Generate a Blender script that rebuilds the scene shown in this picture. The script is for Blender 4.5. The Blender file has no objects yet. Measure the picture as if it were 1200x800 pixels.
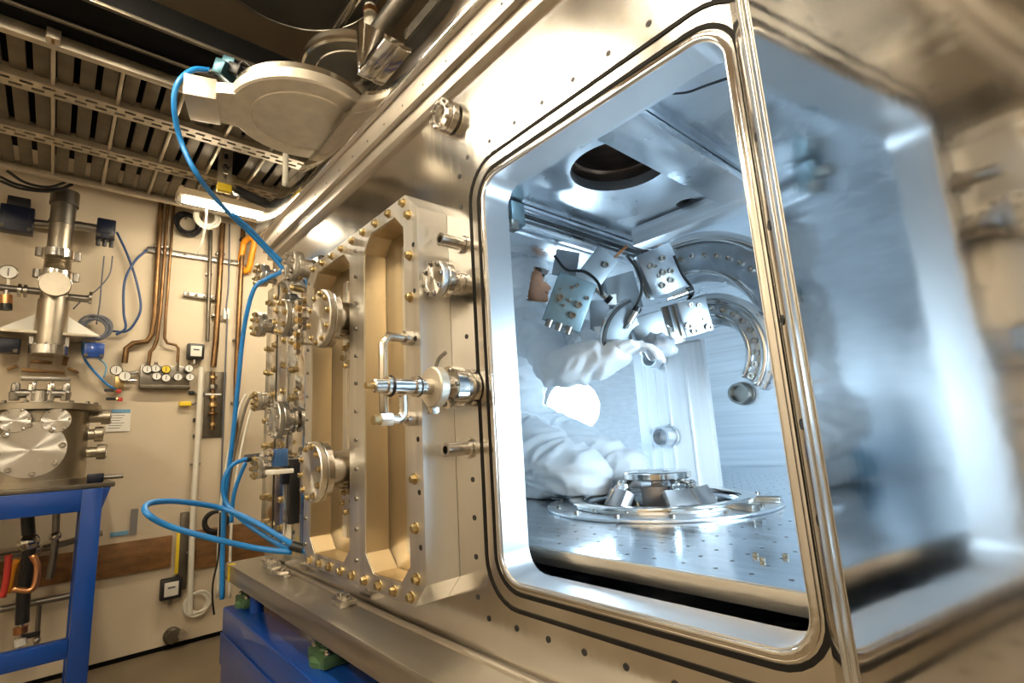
import bpy, bmesh, math, random
from mathutils import Vector, Matrix, Quaternion, noise
random.seed(7)
S = 0.85                     # metres per layout unit (layout unit = camera to chamber face)
F = 597.84
YAW, PIT, ROL = math.radians(48.062), math.radians(10.4927), math.radians(-3.4172)
V = Vector
def _cam():
    fwd = V((-math.sin(YAW)*math.cos(PIT), math.cos(YAW)*math.cos(PIT), math.sin(PIT)))
    r0 = V((math.cos(YAW), math.sin(YAW), 0)); u0 = r0.cross(fwd)
    r = r0*math.cos(ROL)+u0*math.sin(ROL); u = -r0*math.sin(ROL)+u0*math.cos(ROL)
    return r, u, fwd
CR, CU, CF = _cam()
CC = V((0, -1, 0))
sc = bpy.context.scene
C = sc.collection
# ---------------------------------------------------------------- camera
cd = bpy.data.cameras.new('camera'); cam = bpy.data.objects.new('camera', cd); C.objects.link(cam)
cd.sensor_width = 36; cd.lens = F/1200*36; cd.clip_start = 0.02
M = Matrix((CR, CU, -CF)).transposed().to_4x4(); M.translation = CC*S; cam.matrix_world = M
sc.camera = cam
# ---------------------------------------------------------------- world, exposure
w = bpy.data.worlds.new('world'); sc.world = w; w.use_nodes = True
w.node_tree.nodes['Background'].inputs[0].default_value = (1.0, 0.86, 0.68, 1)
w.node_tree.nodes['Background'].inputs[1].default_value = 0.05
sc.view_settings.view_transform = 'Standard'; sc.view_settings.look = 'None'
sc.view_settings.gamma = 1; sc.view_settings.use_curve_mapping = False
sc.view_settings.exposure = 0.0
WARM = (1.0, 0.86, 0.64); COOL = (0.60, 0.82, 1.0)
P_TUBE = 185.0        # emission strength of the fluorescent tubes
P_CAV = 58.0         # emission strength of the lamps inside the chamber

# ---------------------------------------------------------------- pixel helpers (direction only; depth comes from the plane)
def ray(x, y): return CR*(x-600) - CU*(y-400) + CF*F
def P(x, y, Y=0.0): r = ray(x, y); return CC + r*((Y+1)/r.y)
def PX(x, y, X): r = ray(x, y); return CC + r*(X/r.x)
def PZ(x, y, Z): r = ray(x, y); return CC + r*(Z/r.z)
def depth(p): return (p-CC).dot(CF)
def pxs(p): return depth(p)/F              # layout units for one pixel at p

# ---------------------------------------------------------------- materials
MATS = {}
def nt(name):
    m = bpy.data.materials.new(name); m.use_nodes = True
    t = m.node_tree; b = t.nodes['Principled BSDF']; MATS[name] = m
    return m, t, b
def mat(name, col, rough=0.5, metal=0.0, var=0.0, vscale=6.0, bump=0.0, bscale=40.0, stretch=(1,1,1), emit=None, estr=0, coat=0, rvar=0.0, spec=None, trans=0, alpha=1, col2=None):
    m, t, b = nt(name)
    b.inputs['Base Color'].default_value = (*col, 1); b.inputs['Roughness'].default_value = rough
    b.inputs['Metallic'].default_value = metal; b.inputs['Coat Weight'].default_value = coat
    if spec is not None: b.inputs['Specular IOR Level'].default_value = spec
    if trans: b.inputs['Transmission Weight'].default_value = trans
    if alpha < 1: b.inputs['Alpha'].default_value = alpha
    if emit:
        b.inputs['Emission Color'].default_value = (*emit, 1); b.inputs['Emission Strength'].default_value = estr
    if var or bump or rvar or col2:
        tc = t.nodes.new('ShaderNodeTexCoord'); mp = t.nodes.new('ShaderNodeMapping')
        mp.inputs['Scale'].default_value = stretch
        t.links.new(tc.outputs['Object'], mp.inputs[0])
        n = t.nodes.new('ShaderNodeTexNoise'); n.inputs['Scale'].default_value = vscale; n.inputs['Detail'].default_value = 6
        t.links.new(mp.outputs[0], n.inputs['Vector'])
        if var or col2:
            r = t.nodes.new('ShaderNodeValToRGB')
            r.color_ramp.elements[0].position = 0.3; r.color_ramp.elements[1].position = 0.72
            c2 = col2 or tuple(min(1, c*(1+var)) for c in col); c1 = tuple(c*(1-var) for c in col)
            r.color_ramp.elements[0].color = (*c1, 1); r.color_ramp.elements[1].color = (*c2, 1)
            t.links.new(n.outputs['Fac'], r.inputs[0]); t.links.new(r.outputs[0], b.inputs['Base Color'])
        if rvar:
            mr = t.nodes.new('ShaderNodeMapRange'); mr.inputs['From Min'].default_value = .3; mr.inputs['From Max'].default_value = .7
            mr.inputs['To Min'].default_value = max(.02, rough-rvar); mr.inputs['To Max'].default_value = rough+rvar
            t.links.new(n.outputs['Fac'], mr.inputs[0]); t.links.new(mr.outputs[0], b.inputs['Roughness'])
        if bump:
            n2 = t.nodes.new('ShaderNodeTexNoise'); n2.inputs['Scale'].default_value = bscale; n2.inputs['Detail'].default_value = 4
            t.links.new(mp.outputs[0], n2.inputs['Vector'])
            bp = t.nodes.new('ShaderNodeBump'); bp.inputs['Strength'].default_value = bump; bp.inputs['Distance'].default_value = 0.01
            t.links.new(n2.outputs['Fac'], bp.inputs['Height']); t.links.new(bp.outputs[0], b.inputs['Normal'])
    return m
mat('face', (.88,.86,.82), .18, 1, .10, 3.0, .05, 30, (1,1,.25), rvar=.07)
mat('frame_alu', (.90,.88,.84), .34, 1, .08, 5, .03, 60, (6,1,.3), rvar=.06)
mat('reflected_tan_alu', (.69,.60,.45), .32, 1, .08, 3, .03, 60, (6,1,.2), rvar=.05)  # bare aluminium; the warm reflection in it is painted as a tan base colour
mat('ledge_alu', (.60,.57,.52), .34, 1, .15, 7, .06, 30, (.3,1,4), rvar=.08)
mat('beam_alu', (.58,.53,.46), .42, 1, .10, 6, .04, 40)
mat('polish', (.84,.82,.79), .10, 1, .06, 6, .03, 20, rvar=.05)
mat('mirror_door', (.80,.79,.78), .09, 1, .10, 2.2, .045, 6, (1,1,1), rvar=.05)
mat('cavity_alu', (.80,.83,.86), .30, 1, .12, 4, .05, 30, (1,1,3), rvar=.08)
mat('jamb', (.82,.82,.82), .38, 1, .05, 6, .03, 60)
mat('cavity_brushed', (.86,.88,.90), .42, 1, .10, 10, .06, 60, (.12,1,5), rvar=.08)
mat('panel_brushed', (.93,.94,.95), .45, .35, .06, 6, .05, 50, (6,6,.15), rvar=.06)
mat('board', (.72,.76,.80), .16, 1, .15, 9, .05, 40, (.4,3,1), rvar=.07)
mat('steel', (.66,.63,.58), .22, 1, .06, 12, rvar=.06)
mat('steel_warm', (.44,.39,.31), .36, 1, .12, 9, .03, 60)
mat('steel_dark', (.30,.28,.25), .35, 1, .15, 12)
mat('stage', (.46,.50,.54), .34, 1, .12, 14, .03, 60)
mat('stage_teal', (.21,.29,.32), .42, .8, .15, 14, .03, 60)
mat('stage_grey', (.34,.38,.41), .45, .7, .08, 12)
mat('bronze', (.26,.20,.16), .32, 1, .25, 6, 0, 1, (1,1,5))
mat('hexa', (.46,.44,.43), .33, 1, .12, 14)
mat('gold', (.52,.41,.22), .32, 1, .15, 30)
mat('brass', (.60,.43,.20), .32, 1, .15, 20)
mat('copper', (.22,.125,.055), .42, .9, .35, 9)
mat('copper_bright', (.72,.36,.17), .3, 1, .1, 9)
mat('rubber', (.008,.007,.006), .75, spec=.2)
mat('black', (.012,.012,.013), .4)
mat('black_matte', (.004,.004,.004), .9, spec=.1)
mat('white_plastic', (.80,.78,.72), .45)
mat('paper', (.78,.74,.66), .9)
mat('ink', (.10,.10,.12), .9)
mat('blue_tape', (.16,.36,.55), .6)
mat('grey_tape', (.22,.21,.20), .6)
mat('blue_paint', (.003,.055,.32), .28, 0, .12, 5, .03, 20, coat=.4)
mat('shoe_blue', (.03,.22,.36), .6, 0, .1, 12, .3, 30)
mat('wire_navy', (.012,.05,.16), .4)
mat('blue_dark', (.004,.007,.022), .4, 0, .2, 8)
mat('lip', (.36,.15,.10), .5)
mat('blue_mid', (.03,.10,.26), .4)
mat('blue_anod', (.035,.10,.135), .35, .5, .1, 10)
mat('blue_hose', (.012,.20,.58), .32, 0, .1, 12)
mat('grey_cable', (.10,.11,.14), .5)
mat('pale_cable', (.72,.68,.58), .5)
mat('orange', (.80,.30,.01), .4)
mat('yellow', (.80,.58,.03), .5)
mat('red', (.45,.03,.02), .45)
mat('green_cast', (.055,.12,.05), .5, 0, .3, 14, .1, 30)
mat('wall', (.62,.52,.38), .78, 0, .08, 1.6, .08, 30, col2=(.68,.58,.43))
mat('wall_room', (.74,.68,.58), .8, 0, .05, 1.2)
mat('wood', (.20,.095,.03), .55, 0, .35, 3, .05, 30, (1,3,9))
mat('floor', (.17,.13,.08), .45, 0, .2, 2, .05, 30)
mat('ceiling', (.30,.23,.15), .85, 0, .08, 2)
mat('duct', (.055,.050,.040), .55, .3, .3, 3)
mat('tray', (.16,.138,.105), .48, .85, .25, 9)
mat('strut', (.54,.48,.38), .42, .8, .15, 12)
mat('cast', (.66,.60,.50), .46, .75, .10, 14, .15, 120)
mat('cast_rim', (.72,.67,.57), .25, 1, .06, 12)
mat('fixture', (.70,.60,.46), .6)
mat('suit', (.70,.73,.76), .62, 0, .04, 5, .25, 16)
mat('glove', (.80,.82,.84), .42, 0, .05, 20, .2, 40)
mat('skin', (.50,.24,.13), .5, 0, .12, 14)
mat('hair', (.06,.03,.015), .6)
mat('bag', (.36,.38,.41), .3, 0, .25, 12, .6, 14, spec=.8)
mat('gauge_face', (.80,.78,.72), .4)
mat('tube_emit', (1,1,1), .5, emit=WARM, estr=P_TUBE)
mat('led_emit', (1,1,1), .5, emit=COOL, estr=P_CAV)
mat('lens', (.9,.92,.95), .05, 1)

for ax_n in 'XYZ':                                   # lathe-turned faces: circular grain
    m_, t_, b_ = nt('turned_'+ax_n); b_.inputs['Base Color'].default_value = (.72,.69,.64,1); b_.inputs['Metallic'].default_value = 1
    b_.inputs['Roughness'].default_value = .32; b_.inputs['Anisotropic'].default_value = .92
    tg = t_.nodes.new('ShaderNodeTangent'); tg.direction_type = 'RADIAL'; tg.axis = ax_n; t_.links.new(tg.outputs[0], b_.inputs['Tangent'])
# ---------------------------------------------------------------- mesh builder
BASE = {}
def orth(d):
    d = V(d).normalized(); a = V((0,0,1)) if abs(d.z) < .9 else V((1,0,0))
    x = a.cross(d).normalized(); return x, d.cross(x), d
class MB:
    def __init__(s): s.v = []; s.f = []
    def add(s, vs, fs):
        o = len(s.v); s.v += [V(p) for p in vs]; s.f += [tuple(i+o for i in f) for f in fs]; return s
    def box(s, c, size, ax=None):
        ax = ax or (V((1,0,0)), V((0,1,0)), V((0,0,1))); c = V(c); h = [q/2 for q in size]
        vs = [c+ax[0]*(i*h[0])+ax[1]*(j*h[1])+ax[2]*(k*h[2]) for i in (-1,1) for j in (-1,1) for k in (-1,1)]
        return s.add(vs, [(0,1,3,2),(4,6,7,5),(0,4,5,1),(2,3,7,6),(0,2,6,4),(1,5,7,3)])
    def bb(s, x0, x1, y0, y1, z0, z1): return s.box(((x0+x1)/2,(y0+y1)/2,(z0+z1)/2), (abs(x1-x0),abs(y1-y0),abs(z1-z0)))
    def bar(s, p0, p1, wd, ht):                       # rectangular bar between two points
        p0 = V(p0); p1 = V(p1); x, y, d = orth(p1-p0); return s.box((p0+p1)/2, (wd, ht, (p1-p0).length), (x, y, d))
    def lathe(s, o, d, prof, n=24, cap=True):         # prof: [(distance along d, radius)]
        x, y, d = orth(d); o = V(o); vs = []; fs = []
        for a, r in prof:
            for i in range(n):
                t = 2*math.pi*i/n; vs.append(o+d*a+x*(r*math.cos(t))+y*(r*math.sin(t)))
        for k in range(len(prof)-1):
            for i in range(n):
                j = (i+1) % n; fs.append((k*n+i, k*n+j, (k+1)*n+j, (k+1)*n+i))
        if cap:
            fs.append(tuple(range(n))[::-1]); fs.append(tuple((len(prof)-1)*n+i for i in range(n)))
        return s.add(vs, fs)
    def cyl(s, p0, p1, r, n=20, r1=None):
        p0 = V(p0); p1 = V(p1); return s.lathe(p0, p1-p0, [(0, r), ((p1-p0).length, r if r1 is None else r1)], n)
    def tube(s, pts, r, n=8, res=6, smooth=True):
        pts = [V(p) for p in pts]
        if smooth and len(pts) > 2:
            q = [2*pts[0]-pts[1]]+pts+[2*pts[-1]-pts[-2]]; out = []
            for i in range(1, len(q)-2):
                a, b, c, d = q[i-1:i+3]
                for k in range(res):
                    t = k/res; out.append(.5*((2*b)+(c-a)*t+(2*a-5*b+4*c-d)*t*t+(3*b-a-3*c+d)*t**3))
            pts = out+[pts[-1]]
        vs = []; fs = []; x = None
        for i, p in enumerate(pts):
            d = (pts[min(i+1, len(pts)-1)]-pts[max(i-1, 0)]).normalized()
            if x is None: x, _, _ = orth(d)
            x = (x-d*x.dot(d)).normalized(); y = d.cross(x)
            for k in range(n):
                t = 2*math.pi*k/n; vs.append(p+x*(r*math.cos(t))+y*(r*math.sin(t)))
        for i in range(len(pts)-1):
            for k in range(n):
                j = (k+1) % n; fs.append((i*n+k, i*n+j, (i+1)*n+j, (i+1)*n+k))
        fs.append(tuple(range(n))[::-1]); fs.append(tuple((len(pts)-1)*n+k for k in range(n)))
        return s.add(vs, fs)
    def torus(s, c, d, R, r, n=28, m=8, a0=0, a1=2*math.pi, ax=None):
        x, y, d = ax or orth(d); c = V(c)
        closed = abs(a1-a0-2*math.pi) < 1e-6; k = n if closed else n+1
        pts = [c+x*(R*math.cos(a0+(a1-a0)*i/n))+y*(R*math.sin(a0+(a1-a0)*i/n)) for i in range(k)]
        if not closed: return s.tube(pts, r, m, smooth=False)
        vs = []; fs = []
        for i, p in enumerate(pts):
            e = (p-c).normalized()
            for j in range(m):
                t = 2*math.pi*j/m; vs.append(p+e*(r*math.cos(t))+d*(r*math.sin(t)))
        for i in range(k):
            for j in range(m):
                i2 = (i+1) % k; j2 = (j+1) % m; fs.append((i*m+j, i2*m+j, i2*m+j2, i*m+j2))
        return s.add(vs, fs)
    def arc(s, c, ax, r0, r1, t, a0, a1, n=32):       # annular sector, ax=(x,y,normal); a0,a1 degrees; thickness t along normal
        x, y, d = ax; c = V(c); full = abs(a1-a0) > 359.9; vs = []; fs = []; k = n if full else n+1
        for i in range(k):
            a = math.radians(a0+(a1-a0)*i/n); e = x*math.cos(a)+y*math.sin(a)
            vs += [c+e*r0, c+e*r1, c+e*r1+d*t, c+e*r0+d*t]
        for i in range(n):
            j = (i+1) % k
            for q in range(4): fs.append((i*4+q, j*4+q, j*4+(q+1) % 4, i*4+(q+1) % 4))
        if not full: fs += [(0,1,2,3), ((k-1)*4+3,(k-1)*4+2,(k-1)*4+1,(k-1)*4)]
        return s.add(vs, fs)
    def sph(s, c, r, n=12, m=8, sc3=(1,1,1)):
        vs = []; fs = []; c = V(c)
        for i in range(m+1):
            p = math.pi*i/m
            for j in range(n):
                t = 2*math.pi*j/n; vs.append(c+V((r*sc3[0]*math.sin(p)*math.cos(t), r*sc3[1]*math.sin(p)*math.sin(t), r*sc3[2]*math.cos(p))))
        for i in range(m):
            for j in range(n): fs.append((i*n+j, i*n+(j+1) % n, (i+1)*n+(j+1) % n, (i+1)*n+j))
        return s.add(vs, fs)
    def prism(s, poly, vec):
        n = len(poly); poly = [V(p) for p in poly]; vec = V(vec)
        return s.add(poly+[p+vec for p in poly], [tuple(range(n))[::-1], tuple(range(n, 2*n))]+[(i, (i+1) % n, (i+1) % n+n, i+n) for i in range(n)])
    def holed(s, outer, holes, vec):                  # polygon with holes extruded along vec
        bm = bmesh.new(); es = []
        for lp in [outer]+holes:
            vs = [bm.verts.new(V(p)) for p in lp]
            es += [bm.edges.new((vs[i], vs[(i+1) % len(vs)])) for i in range(len(vs))]
        r = bmesh.ops.triangle_fill(bm, edges=es, use_beauty=True, use_dissolve=False)
        fs = [g for g in r['geom'] if isinstance(g, bmesh.types.BMFace)]
        bm.verts.index_update(); vs = [v.co.copy() for v in bm.verts]; n = len(vs); vec = V(vec)
        tri = [tuple(v.index for v in f.verts) for f in fs]
        side = []; o = 0
        for lp in [outer]+holes:
            k = len(lp); side += [(o+i, o+(i+1) % k, o+(i+1) % k+n, o+i+n) for i in range(k)]; o += k
        bm.free()
        return s.add(vs+[v+vec for v in vs], tri+[tuple(i+n for i in f[::-1]) for f in tri]+side)
def rrect(x0, x1, z0, z1, r, y=0.0, n=7):             # rounded rectangle loop in an XZ plane
    out = []
    for cx, cz, a0 in ((x1-r, z1-r, 0), (x0+r, z1-r, 90), (x0+r, z0+r, 180), (x1-r, z0+r, 270)):
        for i in range(n+1):
            a = math.radians(a0+90*i/n); out.append(V((cx+r*math.cos(a), y, cz+r*math.sin(a))))
    return out
def circ(c, ax, r, n=40): return [V(c)+ax[0]*(r*math.cos(2*math.pi*i/n))+ax[1]*(r*math.sin(2*math.pi*i/n)) for i in range(n)]
EX, EY, EZ = V((1,0,0)), V((0,1,0)), V((0,0,1))

def mesh_of(mb, name, m, base, bevel=0, ang=35):
    me = bpy.data.meshes.new(name)
    me.from_pydata([tuple((v-base)*S) for v in mb.v], [], mb.f)
    bm = bmesh.new(); bm.from_mesh(me)
    bmesh.ops.recalc_face_normals(bm, faces=bm.faces[:])
    if bevel:
        ang = min(ang, 24)
        ed = [e for e in bm.edges if len(e.link_faces) == 2 and e.calc_face_angle(0) > .5]
        bmesh.ops.bevel(bm, geom=ed, offset=bevel*S, segments=2, profile=.5, affect='EDGES', clamp_overlap=True)
    bm.to_mesh(me); bm.free()
    for p in me.polygons: p.use_smooth = True
    me.set_sharp_from_angle(angle=math.radians(ang))
    me.materials.append(MATS[m]); return me
def tag(o, label, cat, group=None, kind=None):
    if label: o['label'] = label
    if cat: o['category'] = cat
    if group: o['group'] = group
    if kind: o['kind'] = kind
    return o
def thing(name, label, cat, loc, group=None):
    o = bpy.data.objects.new(name, None); C.objects.link(o); o.empty_display_size = .05
    o.location = V(loc)*S; BASE[o.name] = V(loc); return tag(o, label, cat, group)
def part(mb, name, m, parent, bevel=0, label=None, kind=None, ang=35):
    b = BASE[parent.name]; o = bpy.data.objects.new(name, mesh_of(mb, name, m, b, bevel, ang)); C.objects.link(o)
    o.parent = parent; BASE[o.name] = b; return tag(o, label, None, None, kind)
def solo(mb, name, m, label, cat, group=None, bevel=0, loc=None, kind=None, ang=35):
    zs = min(v.z for v in mb.v); n = len(mb.v)
    if loc is None: loc = V((sum(v.x for v in mb.v)/n, sum(v.y for v in mb.v)/n, zs))
    loc = V(loc); o = bpy.data.objects.new(name, mesh_of(mb, name, m, loc, bevel, ang)); C.objects.link(o)
    o.location = loc*S; BASE[o.name] = loc; return tag(o, label, cat, group, kind)
def struct(mb, name, m, bevel=0): return solo(mb, name, m, None, None, None, bevel, kind='structure')
_bc = {}
def stamp(key, mk, m, name, parent, pos, d, roll=0.0):      # shared-mesh small piece placed at pos, its +Z along d
    if (key, m) not in _bc: _bc[(key, m)] = mesh_of(mk(), name, m, V((0,0,0)))
    o = bpy.data.objects.new(name, _bc[(key, m)]); C.objects.link(o); o.parent = parent
    o.location = (V(pos)-BASE[parent.name])*S
    o.rotation_mode = 'QUATERNION'; x, y, z = orth(d)
    q = Matrix((x, y, z)).transposed().to_quaternion() @ Quaternion((0,0,1), roll)
    o.rotation_quaternion = q; return o
def hexhead(r): return lambda: MB().lathe((0,0,0), EZ, [(0, r*1.35), (r*.25, r*1.35)], 12).lathe((0,0,r*.25), EZ, [(0, r), (r*.85, r), (r*1.05, r*.75)], 6)
def bolt(parent, pos, d, r=.011, m='gold'): return stamp(('hex', r), hexhead(r), m, 'bolt', parent, pos, d, random.random())
def capscrew(r): return lambda: MB().lathe((0,0,0), EZ, [(0, r), (r*1.1, r), (r*1.1, r*.55), (r*.4, r*.5)], 10)
def screw(parent, pos, d, r=.008, m='steel_dark'): return stamp(('cap', r), capscrew(r), m, 'screw', parent, pos, d)
def holemesh(r): return lambda: MB().lathe((0,0,0), EZ, [(0, r), (r*.10, r*.95), (-r*.35, r*.6), (-r*.6, r*.55)], 12)
def hole(parent, pos, d, r=.008, m='black', name='tapped_hole'): return stamp(('hol', r), holemesh(r), m, name, parent, pos, d)
def cax(ang=0, yaw=0, tilt=0):                       # axes facing the camera, turned in their plane, then yawed about up
    a = math.radians(ang); x = CR*math.cos(a)+CU*math.sin(a); y = -CR*math.sin(a)+CU*math.cos(a); z = -CF
    for axis, an in ((y, yaw), (x, tilt)):
        if an:
            q = Quaternion(axis, math.radians(an)); x = q @ x; y = q @ y; z = q @ z
    return x, y, z
def cbox(px, py, Y, wp, hp, dp, ang=0, yaw=0, tilt=0, mb=None):
    c = P(px, py, Y); k = pxs(c); return (mb or MB()).box(c, (wp*k, hp*k, dp*k), cax(ang, yaw, tilt))
# ================================================================ the room
XW, ZF, ZC = -5.03, -1.45, 2.75
XR, YN, YB = 3.2, -3.6, 4.2
struct(MB().bb(XW-.1, XR+.1, YN-.1, YB+.1, ZF-.1, ZF), 'floor', 'floor')
struct(MB().bb(XW-.1, XR+.1, YN-.1, YB+.1, ZC, ZC+.1), 'ceiling', 'ceiling')
wall = struct(MB().bb(XW-.1, XW, YN, YB, ZF, ZC), 'wall_back', 'wall')
struct(MB().bb(XR, XR+.1, YN, YB, ZF, ZC), 'wall_right', 'wall_room')
struct(MB().bb(XW-.1, XR+.1, YN-.1, YN, ZF, ZC), 'wall_front', 'wall_room')
struct(MB().bb(XW-.1, XR+.1, YB, YB+.1, ZF, ZC), 'wall_left', 'wall_room')
struct(MB().bb(XW, XW+.012, -3.0, 1.0, ZF, ZF+.03), 'baseboard_back', 'black_matte')

# fluorescent battens (the room's lamps)
def batten(p0, p1, label, group=None, w=.10):
    p0 = V(p0); p1 = V(p1); t = thing('fluorescent_lamp', label, 'lamp', (p0+p1)/2, group)
    d = (p1-p0).normalized(); side = d.cross(EZ).normalized()
    part(MB().box((p0+p1)/2+EZ*.035, ((p1-p0).length, w, .05), (d, side, EZ)), 'housing', 'fixture', t, .004)
    part(MB().cyl(p0+d*.03, p1-d*.03, .022, 12), 'tube', 'tube_emit', t)
    for p in (p0+d*.015, p1-d*.015): part(MB().box(p+EZ*.0, (.03, .05, .06), (d, side, EZ)), 'end_cap', 'white_plastic', t, .003)
    return t
XL = -4.0
a = PX(207, 232, XL); b = PX(334, 258, XL); b.z = a.z
bt = batten(a, b+EY*.35, 'lit fluorescent batten hanging beside the perforated strut below the cable ladder', w=.16)
for dy in (.12, .9): part(MB().cyl((XL, a.y+dy, a.z+.06), (XL, a.y+dy, 1.899), .006, 8), 'hanger', 'steel_dark', bt)
for k, (x0, x1, y, lab) in enumerate([(-2.46, -1.45, -1.12, 'beside the gate valves'), (-1.0, .4, -1.12, 'above the open door'), (-.2, 1.2, -2.6, 'by the front wall near the right wall'), (-3.0, -1.6, -2.6, 'by the front wall opposite the window flange')]):
    batten((x0, y, 2.02), (x1, y, 2.02), 'lit fluorescent batten over the walkway '+lab, 'ceiling lamps over the walkway', w=.12)
    lo = [o for o in C.objects if o.name.startswith('fluorescent_lamp')][-1]
    for xx in (x0+.15, x1-.15): part(MB().cyl((xx, y, 2.08), (xx, y, ZC), .006, 8), 'hanger', 'steel_dark', lo)

# ================================================================ vacuum chamber
XA, XB = -3.45, 1.25               # length of the chamber
YD = 3.30                          # inner back
ZB, ZT = -.632, 1.245
OX0, OX1, OZ0, OZ1 = -1.212, -.386, -.405, .838
FT = .105                          # thickness of the front plate
ch = thing('vacuum_chamber', 'large polished aluminium vacuum chamber with a rounded rectangular access opening', 'vacuum chamber', (-1.2, 1.5, ZB))
part(MB().holed([(XA,0,ZB),(XB,0,ZB),(XB,0,ZT),(XA,0,ZT)], [rrect(OX0,OX1,OZ0,OZ1,.075)], (0,FT,0)), 'front_plate', 'face', ch, ang=20)
part(MB().holed(rrect(OX0-.016,OX1+.016,OZ0-.016,OZ1+.016,.088,-.005), [rrect(OX0,OX1,OZ0,OZ1,.075,-.005)], (0,.006,0)), 'opening_lip', 'polish', ch, .0025)
part(MB().holed(rrect(OX0+.0004,OX1-.0004,OZ0+.0004,OZ1-.0004,.0746,.003), [rrect(OX0+.0035,OX1-.0035,OZ0+.0035,OZ1-.0035,.0715,.003)], (0,FT-.004,0)), 'added_jamb_skin', 'jamb', ch, ang=20)  # added thin rough skin over the jamb, there to catch the interior light
for nm, e, r in (('inner_gasket', .022, .095), ('outer_gasket', .066, .125)):
    part(MB().holed(rrect(OX0-e-.011,OX1+e+.011,OZ0-e-.011,OZ1+e+.011,r+.011,-.003), [rrect(OX0-e,OX1+e,OZ0-e,OZ1+e,r,-.003)], (0,.006,0)), nm, 'rubber', ch, label='black rubber seal set into a groove')
# thin machined border line outside the screw holes
None and part(MB().holed(rrect(OX0-.165,OX1+.165,OZ0-.150,OZ1+.165,.10,-.002), [rrect(OX0-.161,OX1+.161,OZ0-.146,OZ1+.161,.097,-.002)], (0,.004,0)), 'border_bead', 'frame_alu', ch)
hx0, hx1, hz0, hz1 = OX0-.125, OX1+.02, OZ0-.118, OZ1+.122
n = 13
pz = [P(545,332).z, P(545,286).z, P(560,525).z, P(515,453,-.13).z]
for i in range(n):
    z = hz0+.05+(hz1-hz0-.1)*i/(n-1)
    if min(abs(z-q) for q in pz) > .085: hole(ch, (hx0, -.001, z), -EY, .0085)
for i in range(8):
    x = hx0+.05+(hx1-hx0-.05)*i/7.5
    hole(ch, (x, -.001, hz0), -EY, .0085); hole(ch, (x, -.001, hz1), -EY, .0085)
part(MB().bb(XA, XB, YD, YD+.06, ZB, 1.35), 'back_plate', 'cavity_brushed', ch)
part(MB().bb(XA, XA+.06, FT, YD, ZB, ZT), 'end_plate', 'face', ch)
part(MB().bb(-2.95, -2.90, FT, YD, ZB, 1.35), 'side_plate', 'cavity_brushed', ch)
part(MB().bb(-.06, 0.0, FT, YD, ZB, 1.35), 'side_plate', 'cavity_alu', ch)
part(MB().bb(XA, XB, FT, YD, ZB, ZB+.05), 'bottom_plate', 'cavity_alu', ch)
part(MB().bb(-2.95, 0, FT+.002, FT+.03, OZ1+.01, 1.35), 'inner_top_frame', 'cavity_alu', ch)
ZI = 1.17
hc = V((-1.235, .83, ZI)); h2 = PZ(805, 238, ZI)
part(MB().holed([(-2.95,FT,ZI),(0,FT,ZI),(0,YD,ZI),(-2.95,YD,ZI)], [circ(hc,(EX,EY),.225,48), circ(h2,(EX,EY),.055,24)], (0,0,.05)), 'roof_plate', 'cavity_alu', ch, ang=20)
bore = MB().lathe(hc+EZ*.002, EZ, [(0,.2255),(.10,.2255),(.10,.212),(.13,.212),(.13,.225),(.26,.225),(.26,.20),(.28,.20),(.28,.222),(.55,.222)], 48, cap=False)
bore.add(circ(hc+EZ*.55,(EX,EY),.222,48), [tuple(range(48))]); part(bore, 'roof_bore', 'bronze', ch, label='dark bronze round bore in the roof')
b2 = MB().lathe(h2+EZ*.002, EZ, [(0,.0555),(.2,.0555)], 24, cap=False); b2.add(circ(h2+EZ*.2,(EX,EY),.0555,24), [tuple(range(24))])
part(b2, 'roof_bore', 'steel_dark', ch)
# beam under the roof running front to back, and a cross bar
xb0 = PZ(718, 166, 1.12).x; xb1 = PZ(748, 126, 1.12).x
part(MB().bb(xb0, xb1, .34, 2.3, 1.09, ZI), 'roof_beam', 'cavity_alu', ch, .004)
part(MB().bb(xb1+.004, xb1+.018, .34, 2.3, 1.13, ZI), 'beam_rail', 'stage', ch)
part(MB().bb(-1.62, -.1, 1.45, 1.56, 1.05, 1.16), 'roof_beam', 'cavity_brushed', ch, .004)
bp = part(MB().bb(xb0-.16, xb1, .30, .44, 1.10, ZI-.001), 'beam_bracket', 'cavity_alu', ch, .004)
for dx in (-.02, -.12):
    for yy in (.325, .415): hole(bp, (xb1+dx-.03, yy, 1.0995), -EZ, .007)
# ---- top beam of the chamber
def xlong(x0, x1, y0, y1, z0, z1): return MB().bb(x0, x1, y0, y1, z0, z1)
part(xlong(XA-.02, XB, -.03, .5, ZT, ZT+.055), 'lid_lip', 'beam_alu', ch, .003)
lb = part(xlong(XA-.04, XB, -.055, .5, ZT+.0555, ZT+.15), 'lid_beam', 'beam_alu', ch, .003)
for i in range(26): hole(lb, (XA+.12+i*.155, -.0555, ZT+.085), -EY, .0055, name='screw_hole')
part(xlong(XA-.10, XB, -.085, .6, ZT+.151, ZT+.30), 'lid_edge', 'polish', ch, .008)
part(xlong(XA-.10, XB, -.07, 3.4, ZT+.301, ZT+.33), 'lid_plate', 'polish', ch, .004)

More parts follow.
